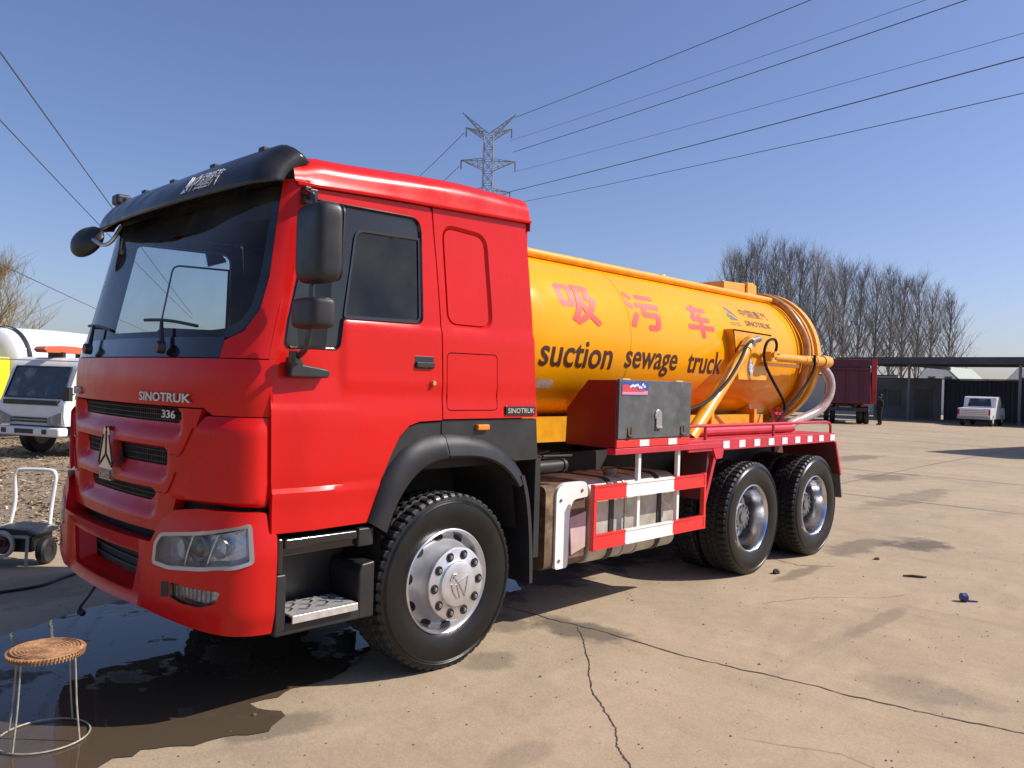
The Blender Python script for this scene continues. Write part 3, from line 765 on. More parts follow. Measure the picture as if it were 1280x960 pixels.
# ---- wheel arch, step box, mudguard
def arch_pts(lst): return [Vector((x, 0, z)) for x, z in lst]
outer = [(.905, .925), (.96, 1.08), (1.03, 1.215), (1.11, 1.30), (1.20, 1.352), (1.30, 1.383), (1.42, 1.392), (1.58, 1.385), (1.75, 1.353), (1.89, 1.30), (2.00, 1.228), (2.08, 1.15), (2.13, 1.07)]
inner = [(1.005, .86), (1.045, .96), (1.105, 1.065), (1.18, 1.15), (1.265, 1.21), (1.35, 1.24), (1.44, 1.252), (1.58, 1.25), (1.72, 1.238), (1.83, 1.205), (1.92, 1.155), (1.985, 1.10), (2.035, 1.04)]
for sg in (-1, 1):
    for part, (i0, i1) in enumerate(((0, 6), (6, 12))):
        a = MB(); rows = []
        o2 = outer[i0:i1 + 1]; n2 = inner[i0:i1 + 1]
        for (ox, oz), (ix, iz) in zip(o2, n2):
            rows.append([(ox, sg * 1.20, oz), (ox + (ix - ox) * .12, sg * 1.232, oz + (iz - oz) * .12), (ox + (ix - ox) * .5, sg * 1.252, oz + (iz - oz) * .5),
                         (ox + (ix - ox) * .9, sg * 1.262, oz + (iz - oz) * .9), (ix, sg * 1.25, iz), (ix + (ix - 1.5) * .02, sg * 1.13, iz + .02)])
        if part == 0: rows = [[(x - .0, y, z) for x, y, z in r_] for r_ in rows]
        else: rows[0] = [(x + .006, y, z) for x, y, z in rows[0]]
        # refine
        R_ = []
        for c in range(6):
            R_.append(catmull([r_[c] for r_ in rows], 4))
        nrow = len(R_[0]); a.add([R_[c][i] for i in range(nrow) for c in range(6)], [(i * 6 + c, i * 6 + c + 1, (i + 1) * 6 + c + 1, (i + 1) * 6 + c) for i in range(nrow - 1) for c in range(5)])
        a.build('wheel_arch', DGREY, T, 50)
    # black skirt between sleeper and arch, and wedge between door and arch
    sk = MB()
    up = [(1.418, 1.470), (2.238, 1.474), (2.262, 1.205), (2.045, 1.205)] + [(x, z) for x, z in outer[10:5:-1]]
    panel(sk, [(x, z) for x, z in up], [], lambda x, z: (x, sg * 1.205, z), .3, .05, side=sg, flat=True)
    sko = sk.build('arch_skirt', BLK, T, 0)
    wd = MB(); dl = [(.905, .93), (.94, 1.0), (.99, 1.14), (1.05, 1.28), (1.11, 1.38), (1.17, 1.435), (1.245, 1.458), (1.409, 1.464)]
    panel(wd, dl + [(1.409, 1.39)] + [(x, z) for x, z in outer[5:0:-1]], [], lambda x, z: (x, sg * 1.205, z), .3, .04, side=sg, flat=True)
    wd.build('arch_wedge', BLK, T, 0)
    ind = MB(); ind.box(1.69, 1.79, sg * 1.20, sg * 1.232, 1.408, 1.444); ind.build('side_indicator', AMB, sko, 0, .008)
    # inner wheel housing
    wh = MB()
    pr = [(1.0, .62)] + [(x * 1.0, z) for x, z in inner] + [(2.08, .75)]
    wh.add([(x, sg * 1.20, z + .015) for x, z in pr] + [(x, sg * .62, z + .015) for x, z in pr], [(i, i + 1, len(pr) + i + 1, len(pr) + i) for i in range(len(pr) - 1)])
    wh.add([(x, sg * .62, z + .015) for x, z in pr], [tuple(range(len(pr)))]); wh.build('wheel_housing', DARK, T, 50)
    # rear mud strip
    ms = MB(); L = catmull([(2.06, 0, 1.11), (2.105, 0, .98), (2.135, 0, .82), (2.155, 0, .62), (2.165, 0, .40)], 5); k = len(L)
    ms.add([(p.x, sg * 1.255, p.z) for p in L] + [(p.x + .05, sg * 1.235, p.z) for p in L] + [(p.x + .05, sg * .72, p.z) for p in L] + [(p.x, sg * .72, p.z) for p in L],
           [(c * k + i, c * k + i + 1, ((c + 1) % 4) * k + i + 1, ((c + 1) % 4) * k + i) for c in range(4) for i in range(k - 1)] + [(0, k, 2 * k, 3 * k), (k - 1, 2 * k - 1, 3 * k - 1, 4 * k - 1)])
    ms.build('mudguard', DGREY, T, 45)
    # step box
    y0 = sg * 1.222; yi = sg * .93
    st = MB(); st.box(.362, .95, sg * .90, yi, .43, .86)
    st.prism([(.36, .43), (.36, .72), (.42, .72), (.42, .43)], 'y', yi, y0)
    st.prism([(.855, .41), (.855, .66), (.868, .705), (.955, .715), (.955, .41)], 'y', sg * .93, y0)
    st.prism([(.36, .41), (.36, .475), (.955, .475), (.955, .41)], 'y', sg * .92, y0 - sg * .003)
    sb = st.build('step_box', BLK, T, 0, .012)
    tb = MB(); tb.box(.40, .835, sg * 1.10, sg * 1.226, .845, .895); tb.box(.362, .40, sg * 1.10, sg * 1.222, .72, .90); tb.box(.40, .90, sg * .95, sg * 1.19, .80, .85); tb.build('sill_bar', BLKG, sb, 0, .014, 3)
    pk = MB(); pk.box(.84, .94, sg * 1.08, sg * 1.222, .80, .90); pk.build('sill_end', BLK, sb, 0, .01)
    pl = MB(); pl.box(.44, .83, sg * 1.0, sg * 1.248, .500, .512); pl.box(.44, .83, sg * 1.24, sg * 1.252, .472, .512)
    plo = pl.build('step_plate', ALU, sb, 0, .003)
    tr = MB()
    for i in range(7):
        for j in range(3):
            cx = .47 + .053 * i; cy = sg * (1.03 + .07 * j); tr.beam((cx, cy, .5145), (cx + .035, cy + sg * (.03 if (i + j) % 2 else -.03), .5145), .012, .006)
    tr.build('tread_stud', STEEL, plo)

# ---- wheels
def tyre_mesh():
    mb = MB(); nb = 54; sub = 4; n = nb * sub
    prof = [(.292, -.112, 0), (.305, -.128, 0), (.335, -.142, 0), (.375, -.152, 0), (.415, -.156, 0), (.450, -.152, 0), (.464, -.1495, 0), (.468, -.1535, 0), (.474, -.1480, 0), (.479, -.1515, 0), (.485, -.1455, 0), (.498, -.142, 0), (.510, -.136, 1), (.520, -.126, 1), (.521, -.098, 1), (.521, -.064, 1),
            (.506, -.060, 2), (.506, -.048, 2), (.522, -.044, 3), (.523, -.006, 3), (.508, -.004, 2)]
    full = prof + [(r_, -h, k) for r_, h, k in prof[::-1]]
    k = len(full); vs = []; fs = []; mi = []
    for j in range(n):
        a = 2 * PI * j / n
        for i, (r_, h, kind) in enumerate(full):
            ph = (j + (2 if h > 0 else 0) + (1 if kind == 3 else 0)) % sub
            rr = r_
            if kind == 1 and ph == 0: rr = r_ - .016
            if kind == 3 and ph == 0: rr = r_ - .010
            vs.append((rr * math.cos(a), h + (.004 if (kind in (2, 3) and ph in (1, 2)) else 0), rr * math.sin(a)))
    for j in range(n):
        j2 = (j + 1) % n
        for i in range(k - 1):
            mb_i = 0 if (full[i][2] and full[i + 1][2]) else 1
            fs.append((j * k + i, j2 * k + i, j2 * k + i + 1, j * k + i + 1)); mi.append(mb_i)
    mb.v = vs; mb.f = fs; mb.m = mi
    return mb.mesh('tyre', [RUB, SIDEW], 28)
def front_rim_mesh():
    mb = MB(); mb.lathe([(.262, .10), (.285, .0), (.292, -.09), (.302, -.116), (.312, -.122), (.313, -.130), (.304, -.134), (.294, -.126), (.286, -.108), (.280, -.085), (.272, -.072), (.262, -.074), (.245, -.092), (.228, -.122), (.218, -.170), (.214, -.190)], n=72)
    return mb.mesh('rim', SIL, 40)
def front_hub_mesh():
    mb = MB(); mb.lathe([(.216, -.16), (.217, -.192), (.210, -.206), (.200, -.210), (.140, -.210), (.136, -.213), (.130, -.225), (.120, -.229), (.06, -.231), (.001, -.2315)], n=72)
    return mb.mesh('hub_cap', SIL, 40)
def nut_mesh():
    mb = MB(); c = (0, 0, 0)
    mb.lathe([(.028, .002), (.028, -.003), (.023, -.0035), (.023, -.0015), (.0005, -.0015)], c, 'y', 16, mi=0)
    mb.lathe([(.013, 0), (.013, -.014), (.009, -.018), (.0005, -.018)], c, 'y', 6, mi=1)
    return mb.mesh('wheel_nut', [BLKG, HUBM], 30)
def vent_mesh():
    mb = MB(); er = Vector((1, 0, 0)); et = Vector((0, 0, 1))
    nrm = (er * .62 + Vector((0, -.78, 0))).normalized(); tt = nrm.cross(et); c = er * .262 + Vector((0, -.076, 0)) + nrm * .004
    mb.add([c + et * math.cos(2 * PI * j / 16) * .034 + tt * math.sin(2 * PI * j / 16) * .027 for j in range(16)] + [c - nrm * .02 + et * math.cos(2 * PI * j / 16) * .034 + tt * math.sin(2 * PI * j / 16) * .027 for j in range(16)], [tuple(range(16))] + [(j, (j + 1) % 16, 16 + (j + 1) % 16, 16 + j) for j in range(16)])
    return mb.mesh('vent_hole', DARK, 40)
def hub_logo_mesh():
    mb = MB(); r0 = .085
    def tube(pts, w_): mb.tube([(x, -.2325, z) for x, z in pts], w_, 5)
    P = [(r0 * .55 * math.cos(t) , r0 * math.sin(t)) for t in (0, 0)]
    tube([(.06, .055), (-.01, .01), (.055, -.065), (.062, .055)], .005); tube([(-.01, .01), (-.055, .05)], .005); tube([(-.02, .0), (.02, -.075)], .005); tube([(-.06, .055), (-.035, .06), (-.05, .03), (-.075, .02), (-.06, .055)], .005)
    tube([(-.06, -.0), (-.04, -.04), (0, -.08)], .006)
    return mb.mesh('hub_emblem', SIL, 60)
def rear_rim_mesh():
    mb = MB(); mb.lathe([(.30, -.10), (.312, -.122), (.313, -.131), (.304, -.135), (.296, -.128), (.286, -.10), (.280, -.07), (.272, -.03), (.262, .03), (.256, .065), (.246, .085), (.225, .096), (.19, .10), (.14, .098)], n=72)
    return mb.mesh('rim', CHROME, 40)
def rear_hub_mesh():
    mb = MB(); mb.lathe([(.19, .10), (.185, .06), (.145, .055), (.14, .03), (.132, -.015), (.120, -.028), (.03, -.030), (.0005, -.030)], n=48)
    for q in range(10):
        a = 2 * PI * q / 10; mb.lathe([(.014, .06), (.014, .028), (.008, .024), (.0005, .024)], (math.cos(a) * .166, 0, math.sin(a) * .166), 'y', 6)
    for q in range(12):
        a = 2 * PI * q / 12; mb.lathe([(.011, -.02), (.011, -.040), (.0005, -.040)], (math.cos(a) * .105, 0, math.sin(a) * .105), 'y', 6)
    mb.lathe([(.05, -.03), (.05, -.042), (.0005, -.042)], (0, 0, 0), 'y', 24)
    return mb.mesh('hub', HUBM, 35)
TY = tyre_mesh(); FR = front_rim_mesh(); FH = front_hub_mesh(); NU = nut_mesh(); VE = vent_mesh(); HLG = hub_logo_mesh(); RR_ = rear_rim_mesh(); RH = rear_hub_mesh()
XF = 1.4926; XR1 = 5.229; XR2 = 6.579
def wheel(x, y, rz, kind, spin):
    e = empty('wheel', (x, y, .517), rz, T); e.rotation_euler = (0, spin, rz); e.rotation_mode = 'XYZ'
    t = link('tyre', TY, e)
    if kind == 'front':
        link('rim', FR, e); h = link('hub_cap', FH, e); 
        for q in range(10):
            a = 2 * PI * (q + .3) / 10; n_ = link('wheel_nut', NU, e); n_.location = (math.cos(a) * .172, -.2105, math.sin(a) * .172); v_ = link('vent_hole', VE, e); v_.rotation_euler = (0, 2 * PI * q / 10, 0)
        link('hub_emblem', HLG, e)
    else:
        link('rim', RR_, e); link('hub', RH, e)
    return e
wheel(XF, -1.085, 0, 'front', .15); wheel(XF, 1.085, PI, 'front', .4)
for x, sp in ((XR1, .2), (XR2, .9)):
    wheel(x, -1.085, 0, 'rear', sp); wheel(x, 1.085, PI, 'rear', sp)
    for s in (-1, 1):
        e = empty('wheel', (x, s * .745, .517), 0, T); link('tyre', TY, e)
ax = MB()
for x in (XF, XR1, XR2): ax.tube([(x, -1.0, .517), (x, 1.0, .517)], .075, 12)
for x in (XR1, XR2): ax.lathe([(.001, -.22), (.15, -.18), (.22, 0), (.15, .18), (.001, .22)], (x, 0, .53), 'x', 20)
ax.build('axle', CHAS, T)
ch = MB()
for s in (-1, 1):
    ch.box(.5, 7.1, s * .43 - .04, s * .43 + .04, .86, 1.14)
    ch.prism([(x, .62 + .10 * math.sin(PI * i / 8)) for i, x in enumerate([5.05 + .215 * k for k in range(9)])] + [(x, .70 + .10 * math.sin(PI * i / 8)) for i, x in list(enumerate([5.05 + .215 * k for k in range(9)]))[::-1]], 'y', s * .55 - .05, s * .55 + .05)
for x in (1.0, 2.4, 3.6, 4.6, 5.9, 7.0): ch.box(x - .05, x + .05, -.40, .40, .90, 1.10)
ch.box(2.2, 3.4, -.38, .38, .55, 1.15); ch.tube([(3.3, 0, .80), (5.2, 0, .62)], .06, 10)
ch.build('chassis_frame', CHAS, T, 0)
# clutter behind the cab: engine hump, filter, cables
cl = MB(); cl.box(.9, 2.3, -.48, .48, .45, 1.16); cl.box(2.30, 2.44, -.9, .9, 1.15, 1.30)
cl.tube([(2.42, -.70, 1.22), (2.66, -.70, 1.22)], .12, 16); cl.tube([(2.35, .5, 1.2), (2.35, .5, 2.3)], .14, 16)
cl.build('engine', DARK, T, 40)
pp = MB(); pp.tube(catmull([(2.74, -1.03, 1.125), (2.6, -1.03, 1.123), (2.42, -1.03, 1.12), (2.36, -1.03, 1.10), (2.335, -1.03, 1.03), (2.33, -1.03, .72)], 6), .042, 12)
pp.lathe([(.04, .0), (.05, .0), (.05, .03), (.04, .03)], (2.70, -1.03, 1.125), 'x', 14); pp.build('intake_pipe', DGREY, T)
cab_c = MB()
for k in range(4): cab_c.tube(catmull([(2.28, -.9 + .1 * k, 1.16), (2.5, -.92 + .12 * k, 1.19 + .02 * k), (2.75, -.85 + .1 * k, 1.16), (3.05, -.8 + .1 * k, 1.17)], 6), .012, 6)
cab_c.tube([(2.52, -1.02, 1.195), (2.86, -1.0, 1.185)], .009, 6); cab_c.build('air_lines', BLK, T)
sb = MB(); sb.box(2.25, 2.30, -1.20, -.75, .55, 1.21); sb.build('cab_back_splash', DARK, T, 0)

# ---- battery box and fuel tank
bb = MB(); bb.prism(rpoly([(-1.06, .39), (-1.06, .985), (-.50, .985), (-.50, .39)], .06, 5), 'x', 2.52, 2.955); bx = bb.build('battery_box', RUST, T, 35)
cp = MB()
cpl = rpoly([(2.615, .392, .03), (2.615, .96, .06), (2.70, 1.002, .03), (2.955, 1.0, .06), (2.965, .885, .02), (2.80, .875, .06), (2.765, .80, .06), (2.752, .392, .03)], .03, 5)
panel(cp, cpl, [], lambda x, z: (x, -1.078, z), .4, .03, side=-1, flat=True); cpo = cp.build('cover_bracket', WHITE, bx, 0)
for x, z in ((2.66, .88), (2.655, .45), (2.895, .935)):
    q = MB(); q.lathe([(.012, -.006), (.0005, -.006)], (x, -1.078, z), 'y', 10); q.lathe([(.012, -.006), (.012, 0)], (x, -1.078, z), 'y', 10); q.build('bolt', HUBM, cpo)
pk = MB(); pk.prism([(2.80, .475), (2.775, .745), (2.955, .775), (2.955, .515)], 'y', -1.072, -1.05); pk.build('side_panel', PINKISH, bx, 0)
ft = MB()
def tanksec(t):
    return rpoly([(-1.085, .40), (-1.085, .985), (-.50, .985), (-.50, .40)], .15, 6)
sec = rpoly([(-1.085, .37), (-1.085, 1.0), (-.50, 1.0), (-.50, .37)], .13, 7)
ft.prism(sec, 'x', 2.985, 4.14); fto = ft.build('fuel_tank', TANKGREY, T, 35, .015)
for x in (3.24, 3.42, 3.60, 3.88):
    s_ = MB(); so_ = shrink(sec, -.008); k = len(sec)
    wdt = .028 if x in (3.24, 3.88) else .012
    s_.prism(so_, 'x', x - wdt, x + wdt); s_.build('tank_strap', CHAS if x in (3.24, 3.88) else TANKGREY, fto, 35)
c_ = MB(); c_.lathe([(.05, .0), (.05, .025), (.062, .03), (.062, .06), (.05, .068), (.0005, .07)], (3.41, -.93, .995), 'z', 18); c_.build('filler_cap', mat('cap_olive', (.20, .20, .13), .5), fto)

# ---- side guard (red and white rails)
SGR = mat('guard_red_paint', (.70, .022, .02), .42, coat=.2, var=.1, vscale=6)
for sg in (-1, 1):
    def rail(z0, z1):
        m_ = MB(); y0 = sg * 1.20; y1 = sg * 1.226
        for x0, x1, mi in ((2.852, 3.24, 0), (3.24, 3.88, 1), (3.88, 4.375, 0)):
            m_.box(x0, x1, y0, y1, z0 + .012, z1 - .012, mi)
            m_.box(x0, x1, y0, y1 + sg * .006, z0, z0 + .012, mi); m_.box(x0, x1, y0, y1 + sg * .006, z1 - .012, z1, mi)
        return m_.build('guard_rail', [SGR, WHITE], T, 0, recalc=False)
    rail(.875, .985); rail(.522, .632)
    for x in (2.852, 4.345):
        p = MB(); p.box(x - .002, x + .032, sg * 1.19, sg * 1.23, .516, .992); p.build('guard_post', SGR, T, 0, .004)
    for x in (3.44, 3.99):
        p = MB(); p.box(x - .018, x + .018, sg * 1.165, sg * 1.198, .56, 1.20); p.build('guard_hanger', WHITE, T, 0, .004)
    p = MB(); p.tube([(3.99, sg * 1.15, .72), (3.80, sg * .8, .95)], .012, 6); p.build('guard_stay', WHITE, T)

SHADERED = mat('shaded_red_board', (.13, .012, .016), .7, var=.4, vscale=5, col2=(.05, .035, .03), c2lo=.45, c2hi=.7, c2scale=4)  # chassis red darkened to paint in the shade under the deck, mottled with dirt
# ---- deck, side skirts, reflectors, rails
for sg in (-1, 1):
    d = MB(); d.box(4.095, 7.03, sg * .52, sg * 1.205, 1.225, 1.262); d.box(4.095, 7.03, sg * 1.205, sg * 1.222, 1.172, 1.268)
    dk = d.build('deck', DRED, T, 0, .004)
    d = MB(); d.box(3.08, 4.62, sg * 1.15, sg * 1.232, 1.196, 1.243); d.build('deck_beam', DRED, T, 0, .005)
    for i in range(5):
        s_ = MB(); yy = sg * (.62 + .13 * i); s_.box(4.12, 7.0, yy - .045, yy + .045, 1.2625, 1.270); s_.build('deck_plank', DRED, dk, 0, .003)
    for i in range(9):
        x = 4.70 + i * .283; r_ = MB(); r_.box(x - .055, x + .055, sg * 1.222, sg * 1.226, 1.187, 1.252); r_.build('reflector', REFL, dk, 0)
    g_ = MB(); g_.prism([(4.47, 1.196), (4.66, 1.196), (4.63, 1.105), (4.53, 1.10)], 'y', sg * 1.17, sg * 1.228); g_.beam((4.54, sg * 1.20, 1.15), (4.37, sg * 1.20, .72), .04, .04)
    g_.build('skirt_gusset', DRED, T, 0)
    wall = MB(); wall.prism([(4.45, 1.19), (4.40, .75), (4.42, .75), (4.50, 1.19)], 'y', sg * .95, sg * 1.19); wall.build('front_mud_board', SHADERED, T, 0)
    rp = MB(); rp.add([(7.04, sg * 1.222, 1.17), (7.04, sg * .60, 1.17), (7.20, sg * .60, .80), (7.20, sg * 1.222, .80), (7.06, sg * 1.222, 1.17), (7.06, sg * .60, 1.17), (7.22, sg * .60, .80), (7.22, sg * 1.222, .80)],
                      [(0, 1, 2, 3), (4, 7, 6, 5), (0, 3, 7, 4), (1, 5, 6, 2), (0, 4, 5, 1), (3, 2, 6, 7)]); rpo = rp.build('rear_mud_board', SHADERED, T, 0); eg = MB(); eg.beam((7.05, sg * 1.224, 1.17), (7.21, sg * 1.224, .80), .03, .012, up=(0, 1, 0)); eg.build('board_edge', DRED, rpo, 0)
    fl = MB(); fl.beam((7.20, sg * .92, .82), (7.27, sg * .92, .545), .012, .60, up=(0, 1, 0)); fl.v = fl.v; fl.build('mud_flap', mat('grey_rubber_flap', (.11, .11, .105), .7, var=.25, vscale=8), T, 0)
    hr = MB(); hr.tube([(4.098, sg * 1.19, 1.388), (5.0, sg * 1.19, 1.388), (6.86, sg * 1.19, 1.388), (6.95, sg * 1.19, 1.375), (6.985, sg * 1.19, 1.34), (6.99, sg * 1.19, 1.255)], .014, 8); hro = hr.build('hand_rail', DRED, T)
    for x in (4.40, 5.65): p = MB(); p.tube([(x, sg * 1.19, 1.255), (x, sg * 1.19, 1.388)], .014, 8); p.build('rail_post', DRED, hro)
    t_ = MB(); t_.tube([(4.6, sg * .98, 1.315), (6.5, sg * .98, 1.315)], .04, 10); t_.build('deck_pipe', DRED, T)
rb = MB(); rb.box(7.46, 7.58, -1.0, 1.0, .86, 1.03); rb.box(7.1, 7.5, -.5, -.4, .92, 1.1); rb.box(7.1, 7.5, .4, .5, .92, 1.1); rb.build('rear_bumper', mat('brown_red_steel', (.14, .04, .035), .6, var=.3, vscale=9), T, 0)
# rusty ladder-like bracket at the tail
lb = MB()
for x in (6.62, 6.78): lb.beam((x, -.80, 1.26), (x - .08, -.72, 1.52), .035, .035)
lb.beam((6.6, -.78, 1.34), (6.78, -.78, 1.34), .03, .03); lb.beam((6.56, -.74, 1.46), (6.74, -.74, 1.46), .03, .03); lb.build('tail_bracket', DRED, T, 0)

# ---- toolbox on the near side
sec = [(-1.218, 1.245), (-1.218, 1.752), (-.946, 1.748), (-.745, 1.53), (-.735, 1.245)]
tb = MB(); tb.prism(sec, 'x', 3.09, 4.09); tbo = tb.build('tool_box', mat('dark_red_box_paint', (.17, .007, .010), .45, coat=.1, var=.12, vscale=4), T, 0, .006)
dd = MB(); dd.box(3.098, 4.082, -1.238, -1.216, 1.312, 1.756); tdo = dd.build('tool_box_door', BOXGREY, tbo, 0, .005)
lp = MB(); lp.box(3.092, 4.088, -1.232, -1.2165, 1.2475, 1.305); lpo = lp.build('tool_box_lip', SGR, tbo, 0, .003)
for x in (3.44, 3.83): r_ = MB(); r_.box(x - .062, x + .062, -1.2355, -1.232, 1.252, 1.301); r_.build('reflector', REFL, tbo, 0)
for x in (3.235, 3.955):
    h_ = MB(); h_.box(x - .025, x + .025, -1.246, -1.237, 1.325, 1.395); h_.tube([(x - .025, -1.249, 1.335), (x + .025, -1.249, 1.335)], .008, 8); h_.tube([(x + .01, -1.247, 1.32), (x + .012, -1.247, 1.40)], .006, 6); h_.build('hinge', RUST, tdo, 0)
lt = MB(); lt.lathe([(.048, 0), (.048, -.008), (.036, -.012), (.0005, -.012)], (3.61, -1.238, 1.485), 'y', 20); lt.box(3.572, 3.648, -1.252, -1.238, 1.40, 1.47); lt.box(3.572, 3.648, -1.258, -1.238, 1.385, 1.40); lto = lt.build('latch', STEEL, tdo, 0, .003)
for x in (3.16, 3.88): q = MB(); q.box(x, x + .10, -1.22, -1.17, 1.752, 1.763); q.build('top_clip', mat('pale_yellow_metal', (.6, .52, .34), .5), tbo, 0, .003)
stk = MB(); stk.box(3.125, 3.46, -1.2405, -1.238, 1.638, 1.738, 0); stk.box(3.13, 3.455, -1.2415, -1.2405, 1.645, 1.675, 1)
stk.prism([(3.13, 1.665), (3.13, 1.715), (3.20, 1.72), (3.23, 1.695), (3.30, 1.70), (3.33, 1.675), (3.40, 1.69), (3.41, 1.665)], 'y', -1.242, -1.2405, 2)
rnd = random.Random(3)
for k in range(9):
    x = 3.22 + .022 * k; z = 1.712 + rnd.uniform(-.012, .014); stk.prism([(x, z), (x + .022, z + .012), (x + .03, z - .004), (x + .012, z - .012)], 'y', -1.2425, -1.241, 3)
stk.build('sticker', [mat('sticker_blue', (.03, .06, .35), .4), mat('sticker_pink', (.6, .25, .30), .4), mat('sticker_red', (.6, .05, .06), .4), LETWHT], tdo, 0, recalc=False)

# ---- tank
ZC = 2.09; RT = .715; X0 = 2.46; X1 = 7.42
tk = MB()
prof = [(.0005, X0 - .16), (.25, X0 - .15), (.48, X0 - .11), (.63, X0 - .05), (.70, X0), (RT, X0 + .04)] + [(RT, X0 + .04 + (X1 - X0 - .04) * i / 12) for i in range(1, 13)]
tk.lathe(prof, (0, 0, ZC), 'x', 128); tank = tk.build('tank', YEL, T, 30)
sm = MB()
for x in (3.95,):
    sm.lathe([(RT - .002, x - .008), (RT + .0025, x - .004), (RT + .0025, x + .004), (RT - .002, x + .008)], (0, 0, ZC), 'x', 128)
sm.build('weld_seam', YEL, tank)
fl = MB(); fl.lathe([(RT - .01, 7.16), (RT + .012, 7.165), (RT + .012, 7.19), (RT - .01, 7.195)], (0, 0, ZC), 'x', 128); fl.lathe([(RT - .01, 7.40), (.79, 7.40), (.79, 7.44), (RT, 7.44)], (0, 0, ZC), 'x', 128); fl.build('tank_flange', YEL2, tank)
dr = MB(); dr.lathe([(RT, 7.47), (.80, 7.47), (.815, 7.48), (.815, 7.57), (.80, 7.58), (.74, 7.585), (.70, 7.63), (.55, 7.72), (.30, 7.79), (.0005, 7.81)], (0, 0, ZC), 'x', 128); dr.build('rear_door', YEL2, T, 35)
# clear hose laid round the rear flange, fed from the pipe along the top
hs = MB(); pts = []
for i in range(30):
    a = math.radians(74 - i * (74 + 62) / 29); rr = RT + .056; pts.append((7.28 + .02 * math.sin(i * .6), -rr * math.cos(a), ZC + rr * math.sin(a)))
pts += [(7.36, -.42, 1.36), (7.30, -.50, 1.30)]
hs.tube(catmull(pts, 3), .042, 12); hs.build('suction_hose', HOSEB, T)
h2 = MB(); h2.tube(catmull([(7.60, -.80, 2.02), (7.66, -.88, 1.88), (7.64, -.90, 1.70), (7.50, -.86, 1.52), (7.25, -.80, 1.42), (7.0, -.76, 1.36), (6.85, -.76, 1.30)], 6), .052, 12); h2.build('outlet_hose', mat('pale_clear_hose', (.42, .32, .30), .2, coat=.6, var=.25, vscale=20), T)
ap = math.radians(66); tp = MB(); rr = RT + .035
tp.tube(catmull([(X0 - .02, -rr * math.cos(ap), ZC + rr * math.sin(ap)), (3.0, -rr * math.cos(ap), ZC + rr * math.sin(ap)), (5.0, -rr * math.cos(ap), ZC + rr * math.sin(ap)), (7.15, -rr * math.cos(ap), ZC + rr * math.sin(ap)), (7.27, -rr * math.cos(ap) - .02, ZC + rr * math.sin(ap) - .005)], 6), .037, 14); tp.build('top_pipe', YEL2, T)
tp2 = MB(); tp2.tube([(X0, rr * math.cos(ap), ZC + rr * math.sin(ap)), (7.2, rr * math.cos(ap), ZC + rr * math.sin(ap))], .037, 12); tp2.build('top_pipe', YEL2, T)
vb = MB(); vb.prism([(6.30, ZC + .70), (6.30, ZC + .82), (6.78, ZC + .84), (6.78, ZC + .70)], 'y', -.24, .24); vb.prism([(6.80, ZC + .69), (6.80, ZC + .855), (6.95, ZC + .86), (7.02, ZC + .83), (7.02, ZC + .69)], 'y', -.26, .02); vb.build('top_vent_box', YEL2, T, 0, .01)
mn = MB(); mn.lathe([(.0005, .06), (.05, .05), (.07, .0), (.07, -.05)], (5.35, -.05, ZC + RT + .02), 'z', 14); mn.build('top_valve', YEL2, T)
# cradle
sad = MB()
for s in (-1, 1):
    sad.box(2.5, 6.75, s * .47 - .05, s * .47 + .05, 1.24, 1.44)
    for x in (2.6, 3.6, 4.7, 5.6, 6.5): sad.prism([(x - .025, 1.26), (x - .025, 1.50), (x + .025, 1.50), (x + .025, 1.26)], 'y', s * .30, s * .56)
for x in (2.6, 3.6, 4.7, 5.6, 6.5):
    sad.prism([(-.52, 1.40), (.52, 1.40), (.49, 1.55), (.30, 1.43), (-.30, 1.43), (-.49, 1.55)], 'x', x - .02, x + .02)
sad.build('tank_cradle', YEL2, T, 0)
def CY(x, a, e=.004): a = math.radians(a); return (x, -(RT + e) * math.cos(a), ZC + (RT + e) * math.sin(a))
def tlet(nm, body, x0, x1, a0, a1, m_, off=.0, cuts=7, sh=0.0, e=.003):
    return lettering(nm, body, lambda u, v, ex: CY(x0 + (x1 - x0) * u, a0 + (a1 - a0) * v, e + ex), m_, tank, offset=off, cuts=cuts, shear=sh)
def brush(x0, x1, a0, a1, strokes, wd=.125):
    ob = MB(); lift = .0012
    for st_ in strokes:
        w2 = wd; pl_ = st_
        P_ = [Vector(p) for p in catmull([(x, y, 0) for x, y in pl_], 7)] if len(pl_) > 2 else [Vector((pl_[0][0], pl_[0][1], 0)).lerp(Vector((pl_[1][0], pl_[1][1], 0)), i / 8) for i in range(9)]
        k = len(P_); A = []; B = []
        d0 = (P_[1] - P_[0]).normalized(); d1 = (P_[-1] - P_[-2]).normalized()
        prof = []
        for i in range(k): prof.append((P_[i], w2 / 2))
        prof = [(P_[0] - d0 * w2 * .22, w2 * .30)] + prof + [(P_[-1] + d1 * w2 * .22, w2 * .30)]
        pp_ = [q[0] for q in prof]
        for i, (q, hw_) in enumerate(prof):
            d_ = (pp_[min(i + 1, len(pp_) - 1)] - pp_[max(i - 1, 0)]).normalized(); n_ = Vector((-d_.y, d_.x, 0)) * hw_
            A.append(q + n_); B.append(q - n_)
        m_ = len(A); f = lambda v: CY(x0 + (x1 - x0) * v.x, a0 + (a1 - a0) * v.y, lift)
        ob.add([f(v) for v in A] + [f(v) for v in B], [(i, i + 1, m_ + i + 1, m_ + i) for i in range(m_ - 1)]); lift += .00035
    ob.build('painted_character', LETRED, tank, 0, recalc=False)
